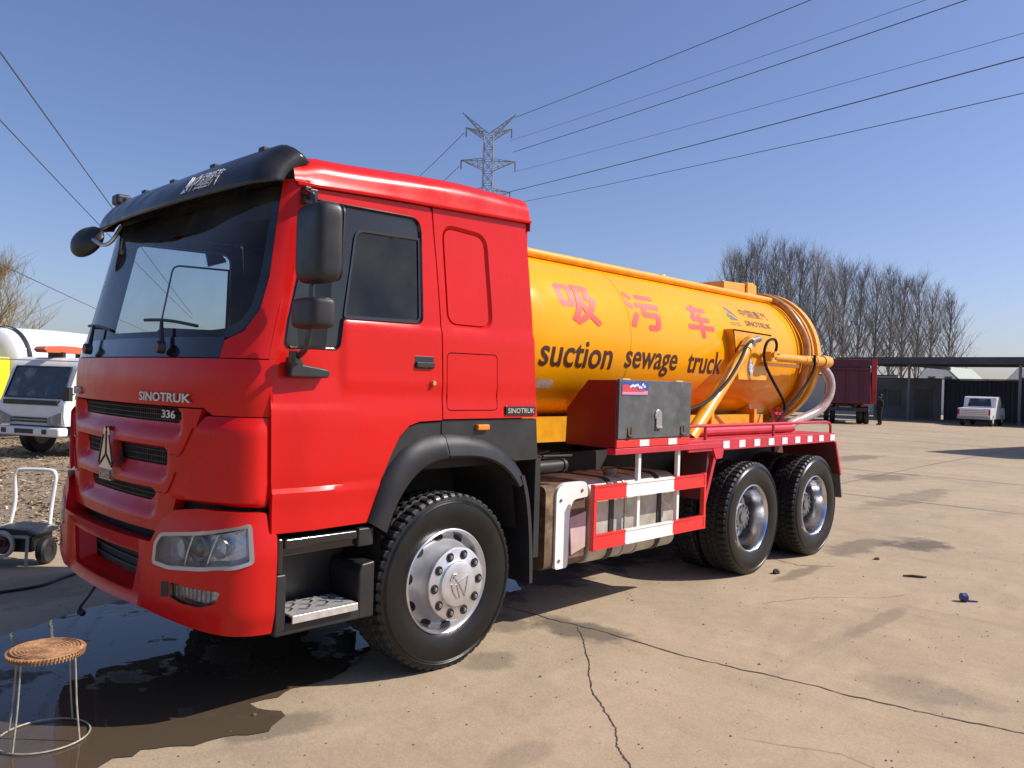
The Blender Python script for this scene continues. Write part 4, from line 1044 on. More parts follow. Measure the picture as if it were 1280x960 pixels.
brush(3.06, 3.53, 9, 35.5, [[(.03, .93), (.07, .45)], [(.03, .93), (.34, .93)], [(.33, .93), (.34, .45)], [(.07, .46), (.34, .46)],
    [(.44, .96), (.80, .96)], [(.80, .96), (.73, .66)], [(.73, .66), (.92, .66)], [(.92, .66), (.82, .40), (.62, .16), (.40, .02)], [(.53, .96), (.52, .62), (.46, .32), (.32, .06)], [(.56, .58), (.70, .30), (.98, .02)]], .15)
brush(3.967, 4.452, 10, 37, [[(.05, .98), (.20, .86)], [(.0, .70), (.16, .58)], [(.07, .05), (.12, .18), (.24, .40)], [(.40, .93), (.88, .93)], [(.30, .66), (.98, .66)], [(.52, .66), (.46, .40)], [(.46, .40), (.90, .40)], [(.90, .40), (.86, .14), (.80, .05)], [(.80, .05), (.58, .05)]], .155)
brush(4.90, 5.355, 9, 35.5, [[(.18, .86), (.84, .86)], [(.42, 1.0), (.34, .76), (.22, .54)], [(.22, .54), (.86, .54)], [(.02, .28), (.98, .28)], [(.53, .70), (.53, .0)]], .16)
tlet('painted_word', 'suction', 2.815, 3.712, -20.2, -2.6, LETBRN, .014)
tlet('painted_word', 'sewage', 3.895, 4.695, -23.6, -6.3, LETBRN, .014)
tlet('painted_word', 'truck', 4.875, 5.50, -19.4, -1.4, LETBRN, .014)
tlet('company_name', '中国重汽', 6.05, 6.655, 33.0, 41.6, LETBRN, .0, 4)
tlet('company_name', 'SINOTRUK', 6.06, 6.632, 23.9, 29.2, LETBRN, .008, 4)
lg = MB()
for tri in ([(.12, 1.0), (0.0, .25), (.22, .12), (.40, .55)], [(.10, .0), (.36, .36), (1, .0)], [(.22, .98), (.50, .50), (1.0, .16), (.62, .72)]):
    lg.add([CY(5.735 + .21 * x, 28 + 13.4 * y, .003) for x, y in tri], [tuple(range(len(tri)))])
for a in (25.2, 23.4): lg.add([CY(5.74, a + .25, .003), CY(5.95, a + .25, .003), CY(5.95, a - .25, .003), CY(5.74, a - .25, .003)], [(0, 1, 2, 3)])
lg.build('company_logo', LOGOGRN, tank, 0)
lb_ = MB(); lb_.grid(lambda u, v: CY(2.863 + .20 * u, -29 - 6.6 * v, .003), 2, 4); lb_.build('data_plate', mat('faded_label', (.55, .45, .35), .5, var=.3, vscale=40), tank)
# lock cylinder plate, cylinder, strut and cables
pl = MB(); pl.prism([(5.55, 2.31), (6.37, 2.30), (6.28, 1.815), (5.675, 1.81)], 'y', -.785, -.75); pl.prism([(5.55, 2.31), (5.57, 2.31), (5.69, 1.81), (5.67, 1.81)], 'y', -.785, -.55); pl.prism([(5.55, 2.31), (6.37, 2.30), (6.37, 2.285), (5.55, 2.295)], 'y', -.785, -.58)
plo = pl.build('cylinder_plate', YEL2, T, 0)
q = MB(); q.lathe([(.055, -.002), (.055, -.004), (.0005, -.004)], (5.93, -.785, 1.935), 'y', 20); q.lathe([(.055, 0), (.055, -.004)], (5.93, -.785, 1.935), 'y', 20); q.v = [(5.93 + (x - 5.93) * .95, y, 1.935 + (z - 1.935) * 1.35) for x, y, z in q.v]; q.build('round_decal', mat('decal_blue', (.06, .10, .35), .4, col2=(.6, .6, .65), c2lo=.45, c2hi=.55, c2scale=30), plo)
cy = MB(); cy.tube([(6.22, -.88, 2.06), (6.95, -.88, 2.06)], .045, 16); cy.tube([(6.95, -.88, 2.06), (7.22, -.88, 2.06)], .05, 16); cy.tube([(7.22, -.88, 2.06), (7.42, -.88, 2.06)], .058, 16); cy.tube([(7.42, -.88, 2.06), (7.60, -.88, 2.06)], .07, 16)
cy.box(6.12, 6.25, -.91, -.85, 2.01, 2.11); cy.box(6.15, 6.9, -.86, -.80, 1.965, 2.0); cyo = cy.build('lock_cylinder', YEL2, T, 40)
sf = MB(); sf.tube([(6.16, -.94, 2.08), (6.16, -.80, 2.08)], .03, 12); sf.tube([(6.20, -.915, 2.10), (6.30, -.915, 2.10)], .018, 8); sf.build('cylinder_fitting', YEL2, cyo)
st = MB(); st.tube([(4.47, -.99, 1.262), (5.72, -.85, 2.14)], .062, 16); st.tube([(5.66, -.86, 2.10), (5.78, -.845, 2.19)], .068, 16); sto = st.build('support_strut', YEL2, T, 40)
kn = MB(); kn.tube([(5.74, -.92, 2.17), (5.74, -.78, 2.17)], .035, 12); kn.tube([(5.80, -.86, 2.20), (5.92, -.88, 2.23)], .03, 10); kn.build('strut_joint', HUBM, sto)
CABLE = mat('black_cable_rubber', (.012, .011, .011), .7, spec=.25)
hb = MB(); hb.tube(catmull([(4.10, -.95, 1.50), (4.22, -1.0, 1.50), (4.45, -1.03, 1.53), (4.75, -1.03, 1.62), (5.05, -1.02, 1.78), (5.30, -1.0, 1.97), (5.52, -.96, 2.14), (5.68, -.93, 2.20)], 6), .016, 8); hb.build('hydraulic_cable', CABLE, T)
hb = MB(); hb.tube(catmull([(6.24, -.90, 2.11), (6.24, -.91, 2.19), (6.16, -.92, 2.24), (6.04, -.91, 2.21), (5.99, -.90, 2.10), (6.02, -.90, 1.98), (6.16, -.89, 1.86), (6.40, -.87, 1.70), (6.56, -.86, 1.58), (6.60, -.84, 1.50)], 6), .015, 8); hb.build('hydraulic_cable', CABLE, T)
hb = MB(); hb.tube(catmull([(7.10, -.94, 2.12), (7.10, -.945, 2.0), (7.02, -.93, 1.86), (6.86, -.90, 1.70), (6.68, -.87, 1.55), (6.50, -.84, 1.40), (6.42, -.82, 1.29)], 6), .016, 8); hb.build('hydraulic_cable', CABLE, T)

# ================================================================== SETTING
def nodes_of(name):
    m = bpy.data.materials.new(name); m.use_nodes = True; MATS[name] = m
    return m, m.node_tree.nodes, m.node_tree.links, m.node_tree.nodes['Principled BSDF']
def concrete_material():
    m, N, L, b = nodes_of('yard_concrete')
    tc = N.new('ShaderNodeTexCoord'); P = tc.outputs['Object']
    def noise(s, d=6, r=.6, dist=0.0, vec=None):
        n = N.new('ShaderNodeTexNoise'); n.inputs['Scale'].default_value = s; n.inputs['Detail'].default_value = d; n.inputs['Roughness'].default_value = r; n.inputs['Distortion'].default_value = dist
        L.new(vec or P, n.inputs[0]); return n.outputs[0]
    def rng(x, a, b_, c, d):
        r_ = N.new('ShaderNodeMapRange'); r_.inputs[1].default_value = a; r_.inputs[2].default_value = b_; r_.inputs[3].default_value = c; r_.inputs[4].default_value = d; L.new(x, r_.inputs[0]); return r_.outputs[0]
    def mul(x, y):
        q = N.new('ShaderNodeMath'); q.operation = 'MULTIPLY'; L.new(x, q.inputs[0])
        if isinstance(y, float): q.inputs[1].default_value = y
        else: L.new(y, q.inputs[1])
        return q.outputs[0]
    def mixc(f, a, c):
        x = N.new('ShaderNodeMix'); x.data_type = 'RGBA'
        if isinstance(f, float): x.inputs[0].default_value = f
        else: L.new(f, x.inputs[0])
        for s, i in ((a, 6), (c, 7)):
            if isinstance(s, tuple): x.inputs[i].default_value = (*s, 1)
            else: L.new(s, x.inputs[i])
        return x.outputs[2]
    c = mixc(rng(noise(.35, 7), .38, .64, 0, 1), (.40, .300, .195), (.32, .245, .165))
    c = mixc(rng(noise(1.7, 8, .7), .45, .75, 0, .75), c, (.46, .355, .24))
    c = mixc(rng(noise(7, 9, .75), .50, .82, 0, .6), c, (.22, .167, .112))
    mp = N.new('ShaderNodeMapping'); mp.inputs['Scale'].default_value = (.35, 1.6, 1); mp.inputs['Rotation'].default_value = (0, 0, .5); L.new(P, mp.inputs[0])
    c = mixc(rng(noise(1.3, 9, .7, .6, mp.outputs[0]), .56, .72, 0, .5), c, (.21, .168, .12))
    c = mixc(rng(noise(55, 4, .7), .42, .75, 0, .45), c, (.48, .38, .27))
    c = mixc(rng(noise(120, 2, .5), .60, .72, 0, .55), c, (.13, .11, .09))
    mp2 = N.new('ShaderNodeMapping'); mp2.inputs['Scale'].default_value = (1.0, .16, 1); mp2.inputs['Rotation'].default_value = (0, 0, -.12); L.new(P, mp2.inputs[0])
    c = mixc(rng(noise(2.2, 10, .72, .3, mp2.outputs[0]), .54, .70, 0, .45), c, (.235, .182, .125))
    c = mixc(rng(noise(.8, 10, .75, .8), .60, .70, 0, .40), c, (.47, .37, .255))
    # oil and damp stains, each at its own place; those under the truck also paint shade
    wob = noise(2.6, 7, .65)
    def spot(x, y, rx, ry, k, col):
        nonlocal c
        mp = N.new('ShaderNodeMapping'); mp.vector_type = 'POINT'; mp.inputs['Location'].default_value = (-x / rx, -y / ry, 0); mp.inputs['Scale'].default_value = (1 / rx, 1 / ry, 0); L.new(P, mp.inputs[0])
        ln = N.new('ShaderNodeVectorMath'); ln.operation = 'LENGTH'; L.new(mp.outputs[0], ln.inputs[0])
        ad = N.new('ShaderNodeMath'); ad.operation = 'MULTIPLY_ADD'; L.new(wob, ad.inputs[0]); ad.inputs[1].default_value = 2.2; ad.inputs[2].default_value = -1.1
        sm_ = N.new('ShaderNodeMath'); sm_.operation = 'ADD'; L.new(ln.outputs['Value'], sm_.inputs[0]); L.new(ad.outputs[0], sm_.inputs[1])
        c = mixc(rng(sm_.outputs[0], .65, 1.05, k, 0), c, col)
    for s in STAINS_AND_SHADE: spot(*s)
    L.new(c, b.inputs['Base Color']); b.inputs['Roughness'].default_value = .88; b.inputs['Specular IOR Level'].default_value = .25
    bp_ = N.new('ShaderNodeBump'); bp_.inputs['Strength'].default_value = .35; bp_.inputs['Distance'].default_value = .012
    h = N.new('ShaderNodeMath'); h.operation = 'ADD'; L.new(noise(38, 6, .7), h.inputs[0]); L.new(mul(noise(3, 5), 1.5), h.inputs[1]); L.new(h.outputs[0], bp_.inputs['Height']); L.new(bp_.outputs[0], b.inputs['Normal'])
    return m
OIL = (.075, .062, .05)
STAINS_AND_SHADE = [(3.6, .3, 1.3, .75, .85, (.045, .036, .028)), (5.6, .2, 1.6, .8, .85, (.045, .036, .028)), (1.9, -.35, .5, .4, .7, OIL), (.95, .05, .85, .80, .85, (.05, .04, .03)), (1.9, .2, .9, .6, .7, OIL), (-.2, 2.2, 1.2, .5, .35, OIL), (8.2, -1.75, .55, .30, .75, OIL), (7.4, -1.35, .8, .22, .5, OIL), (2.7, -1.25, .22, .45, .7, OIL), (.35, -1.28, .30, .14, .55, (.10, .08, .06)), (1.75, -1.30, .25, .15, .4, OIL), (2.35, -.75, .30, .25, .5, OIL),  # wide leading spots: oily ground under the truck, darkened to deepen its shade
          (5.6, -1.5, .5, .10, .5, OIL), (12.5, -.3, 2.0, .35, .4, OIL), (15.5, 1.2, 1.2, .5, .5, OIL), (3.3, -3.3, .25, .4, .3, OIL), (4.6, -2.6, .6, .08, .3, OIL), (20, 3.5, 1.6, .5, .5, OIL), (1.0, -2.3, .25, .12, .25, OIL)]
g = MB(); g.add([(-600, -600, 0), (1500, -600, 0), (1500, 1500, 0), (-600, 1500, 0)], [(0, 1, 2, 3)])
ground = tag(g.build('ground', concrete_material(), None, 0), kind='structure')
def strip(name, pts, w0, m, parent, z=.003, wob=.4, seed=1, sub=14):
    rnd = random.Random(seed); L_ = [];
    for a, b_ in zip(pts, pts[1:]):
        for k in range(sub): t = k / sub; L_.append((a[0] + (b_[0] - a[0]) * t, a[1] + (b_[1] - a[1]) * t))
    L_.append(pts[-1]); k = len(L_); A = []; B = []; jw = 0.0
    for i, p in enumerate(L_):
        q = L_[min(i + 1, k - 1)]; o = L_[max(i - 1, 0)]; d = Vector((q[0] - o[0], q[1] - o[1])).normalized(); n = Vector((-d.y, d.x))
        jw = .75 * (jw if i else 0) + rnd.uniform(-1, 1) * w0 * .9; j = jw; ww = w0 * (1 + rnd.uniform(-wob, wob)) * .5
        A.append((p[0] + n.x * (j + ww), p[1] + n.y * (j + ww), z)); B.append((p[0] + n.x * (j - ww), p[1] + n.y * (j - ww), z))
    mb = MB(); mb.add(A + B, [(i, i + 1, k + i + 1, k + i) for i in range(k - 1)]); o = mb.build(name, m, parent, 0); return o
CRK = mat('crack_dirt', (.060, .047, .036), .95, var=.5, vscale=30)
CRKF = mat('slab_joint_dirt', (.13, .105, .08), .95, var=.5, vscale=20)
strip('slab_joint', [(2.62, .8), (2.70, -.6), (2.711, -.984), (2.756, -1.317), (2.808, -2.171), (2.89, -2.75), (2.971, -3.307), (3.093, -3.843), (3.2, -5.2)], .011, CRK, ground, seed=2)
strip('crack', [(2.72, -1.22), (2.527, -1.418), (2.25, -1.68), (1.9, -1.989), (1.72, -2.22), (1.583, -2.406), (1.42, -2.53), (1.303, -2.692), (1.1, -2.95)], .0065, CRK, ground, seed=3)
strip('crack', [(4.3, -1.75), (4.9, -2.0), (5.3, -2.35), (5.55, -2.45)], .004, CRKF, ground, seed=4)
strip('crack', [(1.95, -2.9), (2.15, -3.3), (2.1, -3.6)], .003, CRKF, ground, seed=7)
strip('crack', [(6.05, -.9), (5.95, -1.35), (6.2, -1.6)], .010, CRKF, ground, seed=5)
for i, x in enumerate((11.8, 16.4, 21.0, 26.0, 32.0)): strip('slab_joint', [(x, 9), (x + .2, 2), (x + .3, -6)], .028, CRKF, ground, seed=10 + i)
strip('slab_joint', [(8, 1.0), (20, 1.6), (45, 2.4)], .03, CRKF, ground, seed=21)

# dry earth beyond the slab
em_ = mat('dry_earth', (.27, .20, .13), .95, var=.3, vscale=1.1, col2=(.15, .11, .075), c2lo=.45, c2hi=.7, c2scale=2.2, bump=.8, bscale=9)
rnd = random.Random(5); edge = []
for i in range(60):
    x = -12 + i * .42; edge.append((x, 3.72 + rnd.uniform(-.10, .12) + (.05 * math.sin(x * 2))))
d = MB(); d.add([(x, y, .006) for x, y in edge] + [(13, 90, .006), (-60, 90, .006), (-60, 3.8, .006)], [tuple(range(len(edge) + 3))]); tag(d.build('earth_verge', em_, None, 0), kind='structure')
lf = MB(); rnd = random.Random(11)
LM = [mat('leaf_tan', (.34, .24, .13), .9), mat('leaf_pale', (.50, .42, .30), .9), mat('leaf_brown', (.14, .09, .05), .9), mat('paper_scrap', (.7, .68, .63), .8)]
for i in range(5200):
    y = 3.75 + 14 * rnd.random() ** 1.6; x = rnd.uniform(-.8, 1.9) + (y - 3.7) * .26 + rnd.uniform(-.6, .9); s = rnd.uniform(.015, .055); a = rnd.uniform(0, 2 * PI); t = rnd.uniform(-.5, .5); z = .008 + rnd.uniform(0, .02)
    ca, sa = math.cos(a) * s, math.sin(a) * s
    lf.add([(x - ca, y - sa, z), (x + sa * .5, y - ca * .5, z + s * .3), (x + ca, y + sa, z + t * s), (x - sa * .5, y + ca * .5, z + s * .2)], [(0, 1, 2, 3)], 3 if rnd.random() < .006 else rnd.choice((0, 0, 1, 2)))
tag(lf.build('leaf_litter', LM, None, 0, recalc=False), 'dry fallen leaves and straw scattered over the bare earth', 'leaves', kind='stuff')

gv = MB(); rnd = random.Random(17)
for i in range(1500):
    y = rnd.uniform(-4.2, 2.0); x = rnd.uniform(-1.0, 14.0) if i % 3 else rnd.uniform(0, 5); s = rnd.uniform(.002, .007) * (1.6 if rnd.random() < .06 else 1)
    gv.add([(x - s, y, .001), (x + s * .5, y + s, .001), (x + s * .6, y - s, .001), (x, y, s * 1.1)], [(0, 1, 3), (1, 2, 3), (2, 0, 3)], rnd.choice((0, 0, 1)))
tag(gv.build('grit', [mat('grit_dark', (.09, .07, .055), .95), mat('grit_pale', (.42, .35, .27), .95)], None, 0, recalc=False), 'scattered fine grit and crumbs on the concrete yard', 'grit', kind='stuff')

# puddle: thin water over concrete
def water_material():
    m, N, L, b = nodes_of('puddle_water')
    b.inputs['Base Color'].default_value = (.075, .055, .036, 1); b.inputs['Specular IOR Level'].default_value = .5; b.inputs['IOR'].default_value = 1.33
    tc = N.new('ShaderNodeTexCoord'); n = N.new('ShaderNodeTexNoise'); n.inputs['Scale'].default_value = 2.3; n.inputs['Detail'].default_value = 7; n.inputs['Roughness'].default_value = .6; L.new(tc.outputs['Object'], n.inputs[0])
    r_ = N.new('ShaderNodeMapRange'); r_.inputs[1].default_value = .56; r_.inputs[2].default_value = .60; r_.inputs[3].default_value = .015; r_.inputs[4].default_value = .45; L.new(n.outputs[0], r_.inputs[0]); L.new(r_.outputs[0], b.inputs['Roughness'])
    s_ = N.new('ShaderNodeMapRange'); s_.inputs[1].default_value = .56; s_.inputs[2].default_value = .60; s_.inputs[3].default_value = .5; s_.inputs[4].default_value = .1; L.new(n.outputs[0], s_.inputs[0]); L.new(s_.outputs[0], b.inputs['Specular IOR Level'])
    n2 = N.new('ShaderNodeTexNoise'); n2.inputs['Scale'].default_value = 14; n2.inputs['Detail'].default_value = 2; L.new(tc.outputs['Object'], n2.inputs[0])
    bp_ = N.new('ShaderNodeBump'); bp_.inputs['Strength'].default_value = .05; bp_.inputs['Distance'].default_value = .01; L.new(n2.outputs[0], bp_.inputs['Height']); L.new(bp_.outputs[0], b.inputs['Normal'])
    return m
WAT = water_material()
def puddle(pts, seed, label, amp=.04):
    rnd = random.Random(seed); P_ = resample(pts, .07); k = len(P_); Q = []
    for i, p in enumerate(P_):
        a = P_[i - 1]; b_ = P_[(i + 1) % k]; d = Vector((b_[0] - a[0], b_[1] - a[1])).normalized()
        j = (rnd.random() - .5) * amp + amp * .6 * math.sin(i * .9 + seed) * math.sin(i * .37); Q.append((p[0] - d.y * j, p[1] + d.x * j, .004))
    mb = MB(); mb.add(Q, [tuple(range(k))]); return tag(mb.build('puddle', WAT, None, 0), label, kind='structure')
puddle([(-1.6, .55), (-.357, 1.044), (-.128, 1.093), (.034, 1.179), (.172, 1.262), (.303, 1.361), (.528, 1.395), (.782, 1.42), (1.3, 1.1), (1.6, .5), (1.55, -.2), (1.30, -.72), (.95, -.90), (.60, -.95), (.409, -.97), (.43, -1.20), (.34, -1.292), (.199, -1.301), (.099, -1.267), (-.025, -1.21), (-.128, -1.17), (-.219, -1.106), (-.336, -1.119), (-.45, -1.19), (-.7, -1.35), (-1.6, -1.4)], 4, 'wide dark puddle')
puddle([(2.5, -.30), (3.2, -.25), (3.5, .3), (3.3, 1.0), (2.4, 1.1), (2.2, .3)], 6, 'puddle under the truck')

# ---- loose things on the ground
def blob(name, c, r, m, label, cat, sq=(1, 1, .6), seed=0):
    rnd = random.Random(seed); bm = bmesh.new(); bmesh.ops.create_icosphere(bm, subdivisions=2, radius=r)
    for v in bm.verts:
        v.co *= 1 + rnd.uniform(-.25, .25); v.co = Vector((v.co.x * sq[0], v.co.y * sq[1], max(v.co.z * sq[2], -r * sq[2] * .6)))
    me = bpy.data.meshes.new(name); bm.to_mesh(me); bm.free(); me.materials.append(m)
    o = link(name, me); o.location = (c[0], c[1], c[2] + r * sq[2] * .6); return tag(o, label, cat)
cp = MB(); cp.lathe([(.0005, .03), (.028, .03), (.034, .024), (.035, -.02), (.028, -.024), (.026, .018), (.0005, .02)], (0, 0, 0), 'x', 24); cp.prism([(-.02, -.035), (-.11, -.034), (-.11, -.028), (-.02, -.022)], 'y', -.012, .012)
cap = cp.build('plastic_cap', BLUE, None); cap.location = (5.753, -2.862, .037); cap.rotation_euler = (0, 0, 2.3); tag(cap, 'small blue plastic cap lying on the sunlit concrete', 'cap')
sk = MB(); sk.tube([(-.10, 0, .012), (-.02, .01, .014), (.06, -.004, .012), (.11, .012, .010)], [.008, .012, .011, .006], 7); so = sk.build('stick', mat('dark_bark', (.05, .038, .03), .9), None); so.location = (6.344, -2.288, 0); so.rotation_euler = (0, 0, -.95); tag(so, 'short dark stick lying on concrete near the blue cap', 'stick')
blob('stone', (5.437, -1.364, 0), .035, mat('dark_stone', (.09, .07, .055), .9, var=.4, vscale=20), 'dark broken stone on concrete beside the forward rear wheel', 'stone', (1.2, .9, .8), 2)
blob('stone', (.33, -1.10, 0), .012, MATS['dark_stone'], 'tiny brown pebble at the sunlit rim of the puddle', 'stone', (1, 1, .7), 3)
blob('stone', (6.9, -1.75, 0), .028, MATS['dark_stone'], 'small dark lump on concrete near the rearmost wheel', 'stone', (1.6, .9, .5), 5)
cb = MB(); cb.tube(catmull([(-1.2, 2.05, .012), (-.5, 2.16, .012), (-.011, 2.166, .012), (.261, 2.194, .012), (.503, 2.377, .012), (.785, 2.564, .012), (1.2, 2.75, .012), (2.2, 2.7, .012)], 8), .012, 8); tag(cb.build('rubber_hose', BLK, None), 'black rubber hose lying across the shaded concrete', 'hose')
cb = MB(); cb.tube(catmull([(-1.0, 3.25, .05), (-.35, 3.2, .10), (-.1, 3.18, .14), (.12, 3.12, .24), (.28, 3.05, .30), (.42, 2.98, .30)], 8), .013, 8); tag(cb.build('rubber_hose', BLK, None), 'black hose leading from the trolley pump out of the picture', 'hose')

# ---- stool in the puddle
st = tag(empty('stool', (-.50, -.69, 0), .25), 'round wicker stool with four thin wire legs standing in the puddle', 'stool')
WK = mat('wicker', (.36, .19, .09), .7, var=.35, vscale=30, col2=(.22, .10, .04), c2lo=.5, c2hi=.7, c2scale=40)
s = MB(); s.lathe([(.0005, .418), (.10, .417), (.145, .414), (.158, .406), (.160, .398), (.150, .392), (.0005, .392)], (0, 0, 0), 'z', 48); seat = s.build('seat', WK, st)
wv = MB()
for k in range(64):
    a = 2 * PI * k / 64; c0 = Vector((math.cos(a), math.sin(a), 0)); wv.beam(c0 * .160 + Vector((0, 0, .412)), c0 * .155 + Vector((0, 0, .386)), .006, .008)
wv.build('woven_rim', WK, seat)
for q in range(9):
    r0 = .02 + .0155 * q; t = MB(); t.tube([(r0 * math.cos(2 * PI * i / 36), r0 * math.sin(2 * PI * i / 36), 0.416 + .0015 * (i % 2)) for i in range(36)], .003, 5, closed=True); t.build('wicker_strand', WK, seat)
WIRE = mat('bare_wire_leg', (.36, .33, .25), .6, metal=.2, var=.3, vscale=30)
for k in range(4):
    a = math.radians(20 + 90 * k); p = MB(); u = Vector((math.cos(a), math.sin(a), 0))
    p.tube(catmull([u * .09 + Vector((0, 0, .398)), u * .140 + Vector((0, 0, .396)), u * .152 + Vector((0, 0, .37)), u * .165 + Vector((0, 0, .18)), u * .185 + Vector((0, 0, .014))], 5), .0042, 8); p.build('leg', WIRE, st)
p = MB(); p.tube([(.19 * math.cos(2 * PI * i / 40), .19 * math.sin(2 * PI * i / 40), .012) for i in range(40)], .0042, 6, closed=True); p.build('base_ring', WIRE, st)

# ---- pump trolley
tr = tag(empty('pump_trolley', (.34, 3.155, 0), math.radians(-45.7)), 'black pump on a wheeled trolley with a white hoop handle', 'trolley')
h = MB(); h.tube(catmull([(-.20, .22, .30), (-.185, .26, .50), (-.20, .28, .70), (-.19, .285, .765), (-.14, .29, .79), (.10, .29, .79), (.155, .285, .765), (.165, .28, .70), (.15, .26, .50), (.155, .22, .30)], 6), .017, 10); h.build('handle', WHITE, tr)
f = MB(); f.tube([(-.20, .22, .31), (-.20, -.16, .27), (.19, -.16, .27), (.19, .22, .31)], .015, 8); f.tube([(-.20, -.16, .27), (-.06, -.18, .0)], .013, 8); f.tube([(.19, -.16, .27), (.19, -.18, .0)], .013, 8); f.build('frame', mat('grey_green_steel', (.28, .30, .26), .5), tr)
bd = MB(); bd.box(-.20, .20, -.12, .20, .13, .30); bd.prism([(-.24, .30), (-.05, .34), (.16, .325), (.26, .29), (.24, .27), (-.24, .28)], 'y', -.16, .20); bd.build('pump_housing', DGREY, tr, 0, .02)
mt = MB(); mt.lathe([(.0005, -.18), (.07, -.18), (.085, -.15), (.085, .05), (.0005, .05)], (-.03, 0, .20), 'y', 20); mt.lathe([(.03, -.21), (.03, -.17)], (.0, 0, .22), 'y', 12); mt.build('motor', mat('dark_red_motor', (.10, .03, .03), .5), tr)
dm = MB(); dm.lathe([(.09, -.19), (.115, -.19), (.12, -.165), (.09, -.165)], (-.03, 0, .205), 'y', 24, close=True); dm.build('motor_ring', mat('ring_grey', (.4, .4, .4), .4, metal=.5), tr)
for x in (-.30, .23):
    w_ = MB(); w_.lathe([(.05, -.035), (.10, -.04), (.115, -.02), (.115, .02), (.10, .04), (.05, .035), (.05, -.035)], (x, .05, .115), 'x', 28); wo_ = w_.build('wheel', RUB, tr); q = MB(); q.lathe([(.0005, -.03), (.05, -.03), (.05, .03), (.0005, .03)], (x, .05, .115), 'x', 18); q.build('hub', DGREY, wo_)

# ---- white light truck and yellow tank truck parked on the earth
PW = mat('white_truck_paint', (.76, .76, .74), .35, coat=.3, var=.05, vscale=3)
DG = mat('dark_truck_glass', (.03, .035, .04), .08, coat=.5, var=.5, vscale=2.5, col2=(.16, .17, .15), c2lo=.5, c2hi=.6, c2scale=1.6)
def small_truck(loc, rz, name, label, paint, W=1.72):
    t = tag(empty(name, loc, rz), label, 'truck', None)
    c = MB(); pr = rpoly([(.02, .62), (-.02, .80), (-.01, 1.02), (.05, 1.12), (.30, 1.80, .10), (.48, 1.95, .08), (1.42, 1.97, .05), (1.46, .60), (1.10, .60), (1.02, .82, .08), (.62, .82, .08), (.54, .62)], .02, 4)
    c.prism(pr, 'y', 0, W); c.build('cab', paint, t, 30, .04, 3)
    def fx(z): return .05 + (z - 1.12) * .25 / .68
    ws = MB(); ws.add([(fx(1.16) - .012, .10, 1.16), (fx(1.16) - .012, W - .10, 1.16), (fx(1.76) - .012, W - .14, 1.76), (fx(1.76) - .012, .14, 1.76)], [(0, 1, 2, 3)]); wo_ = ws.build('windscreen', DG, t, 0); sdm = wo_.modifiers.new('t', 'SOLIDIFY'); sdm.thickness = .02
    s2 = MB(); s2.tube([(fx(1.16) - .016, .10, 1.16), (fx(1.76) - .016, .14, 1.76), (fx(1.76) - .016, W - .14, 1.76), (fx(1.16) - .016, W - .10, 1.16)], .018, 6, closed=True); s2.build('windscreen_rubber', BLK, wo_)
    b_ = MB(); b_.box(-.035, .06, .16, W - .16, 1.02, 1.11); b_.build('black_strip', BLK, t, 0, .01)
    for y in (-.012, W + .012):
        sg = MB(); sg.prism(rpoly([(.22, 1.16), (.42, 1.72), (1.12, 1.74), (1.14, 1.16), (.5, 1.05)], .05, 4), 'y', y - .008, y + .008); sg.build('side_window', DG, t, 0)
    b_ = MB(); b_.box(-.14, .10, -.02, W + .02, .42, .60); bo_ = b_.build('bumper', paint, t, 0, .05, 3)
    for y0, y1 in ((.28, .40), (.62, 1.1), (1.32, 1.45)):
        q = MB(); q.box(-.146, -.13, y0, y1, .47, .56); q.build('bumper_slot', BLK, bo_, 0)
    for y0, y1 in ((.42, .72), (.74, .98), (1.0, 1.30)):
        for z in (.68, .74): q = MB(); q.box(-.035, .0, y0, y1, z, z + .035); q.build('grille_slot', BLK, t, 0)
    for y0, y1, s in ((.02, .38, 1), (W - .38, W - .02, -1)):
        q = MB(); q.prism([(y0, .66), (y0, .90 if s > 0 else .78), (y1, .78 if s > 0 else .90), (y1, .64)], 'x', -.05, .05); ho = q.build('headlight', mat('far_lamp', (.22, .23, .24), .15, coat=.5), t, 0, .01)
        q = MB(); q.lathe([(.07, 0), (.05, .02), (.0005, .03)], (-.055, (y0 + y1) / 2, .75), 'x', 16); q.build('bulb', LAMPREF, ho)
    q = MB(); q.tube([(.20, -.02, 1.25), (-.10, -.16, 1.22)], .014, 6); q.box(-.14, -.05, -.26, -.10, 1.12, 1.38); q.build('mirror', BLK, t, 0, .02)
    for x in (.80, 3.4):
        for y in (.14, W - .14):
            w_ = MB(); w_.lathe([(.20, -.11), (.34, -.11), (.38, -.08), (.38, .08), (.34, .11), (.20, .11)], (x, y, .38), 'y', 28); wo2 = w_.build('wheel', RUB, t); q = MB(); q.lathe([(.0005, -.06), (.12, -.06), (.20, -.10), (.20, .10), (.0005, .06)], (x, y, .38), 'y', 20); q.build('rim', mat('far_rim', (.35, .35, .35), .5), wo2)
    f = MB(); f.box(1.0, 5.0, .35, .45, .50, .66); f.box(1.0, 5.0, W - .45, W - .35, .50, .66); f.box(.1, 1.4, .2, W - .2, .40, .62); f.build('chassis', CHAS, t, 0)
    return t
ta = small_truck((3.30, 11.95, 0), math.radians(25), 'light_truck', 'small white truck with an orange roof light bar on bare earth', PW)
lb = MB(); lb.prism([(.35, 2.04), (1.35, 2.04), (1.42, 2.10), (1.35, 2.16), (1.0, 2.19), (.7, 2.19), (.35, 2.16), (.28, 2.10)], 'y', .55, .85); lbo = lb.build('light_bar', mat('orange_beacon', (.55, .11, .05), .3, coat=.4), ta, 0, .02); lbo.location = (-.12, .2, 0); lbo.rotation_euler = (0, 0, 0)
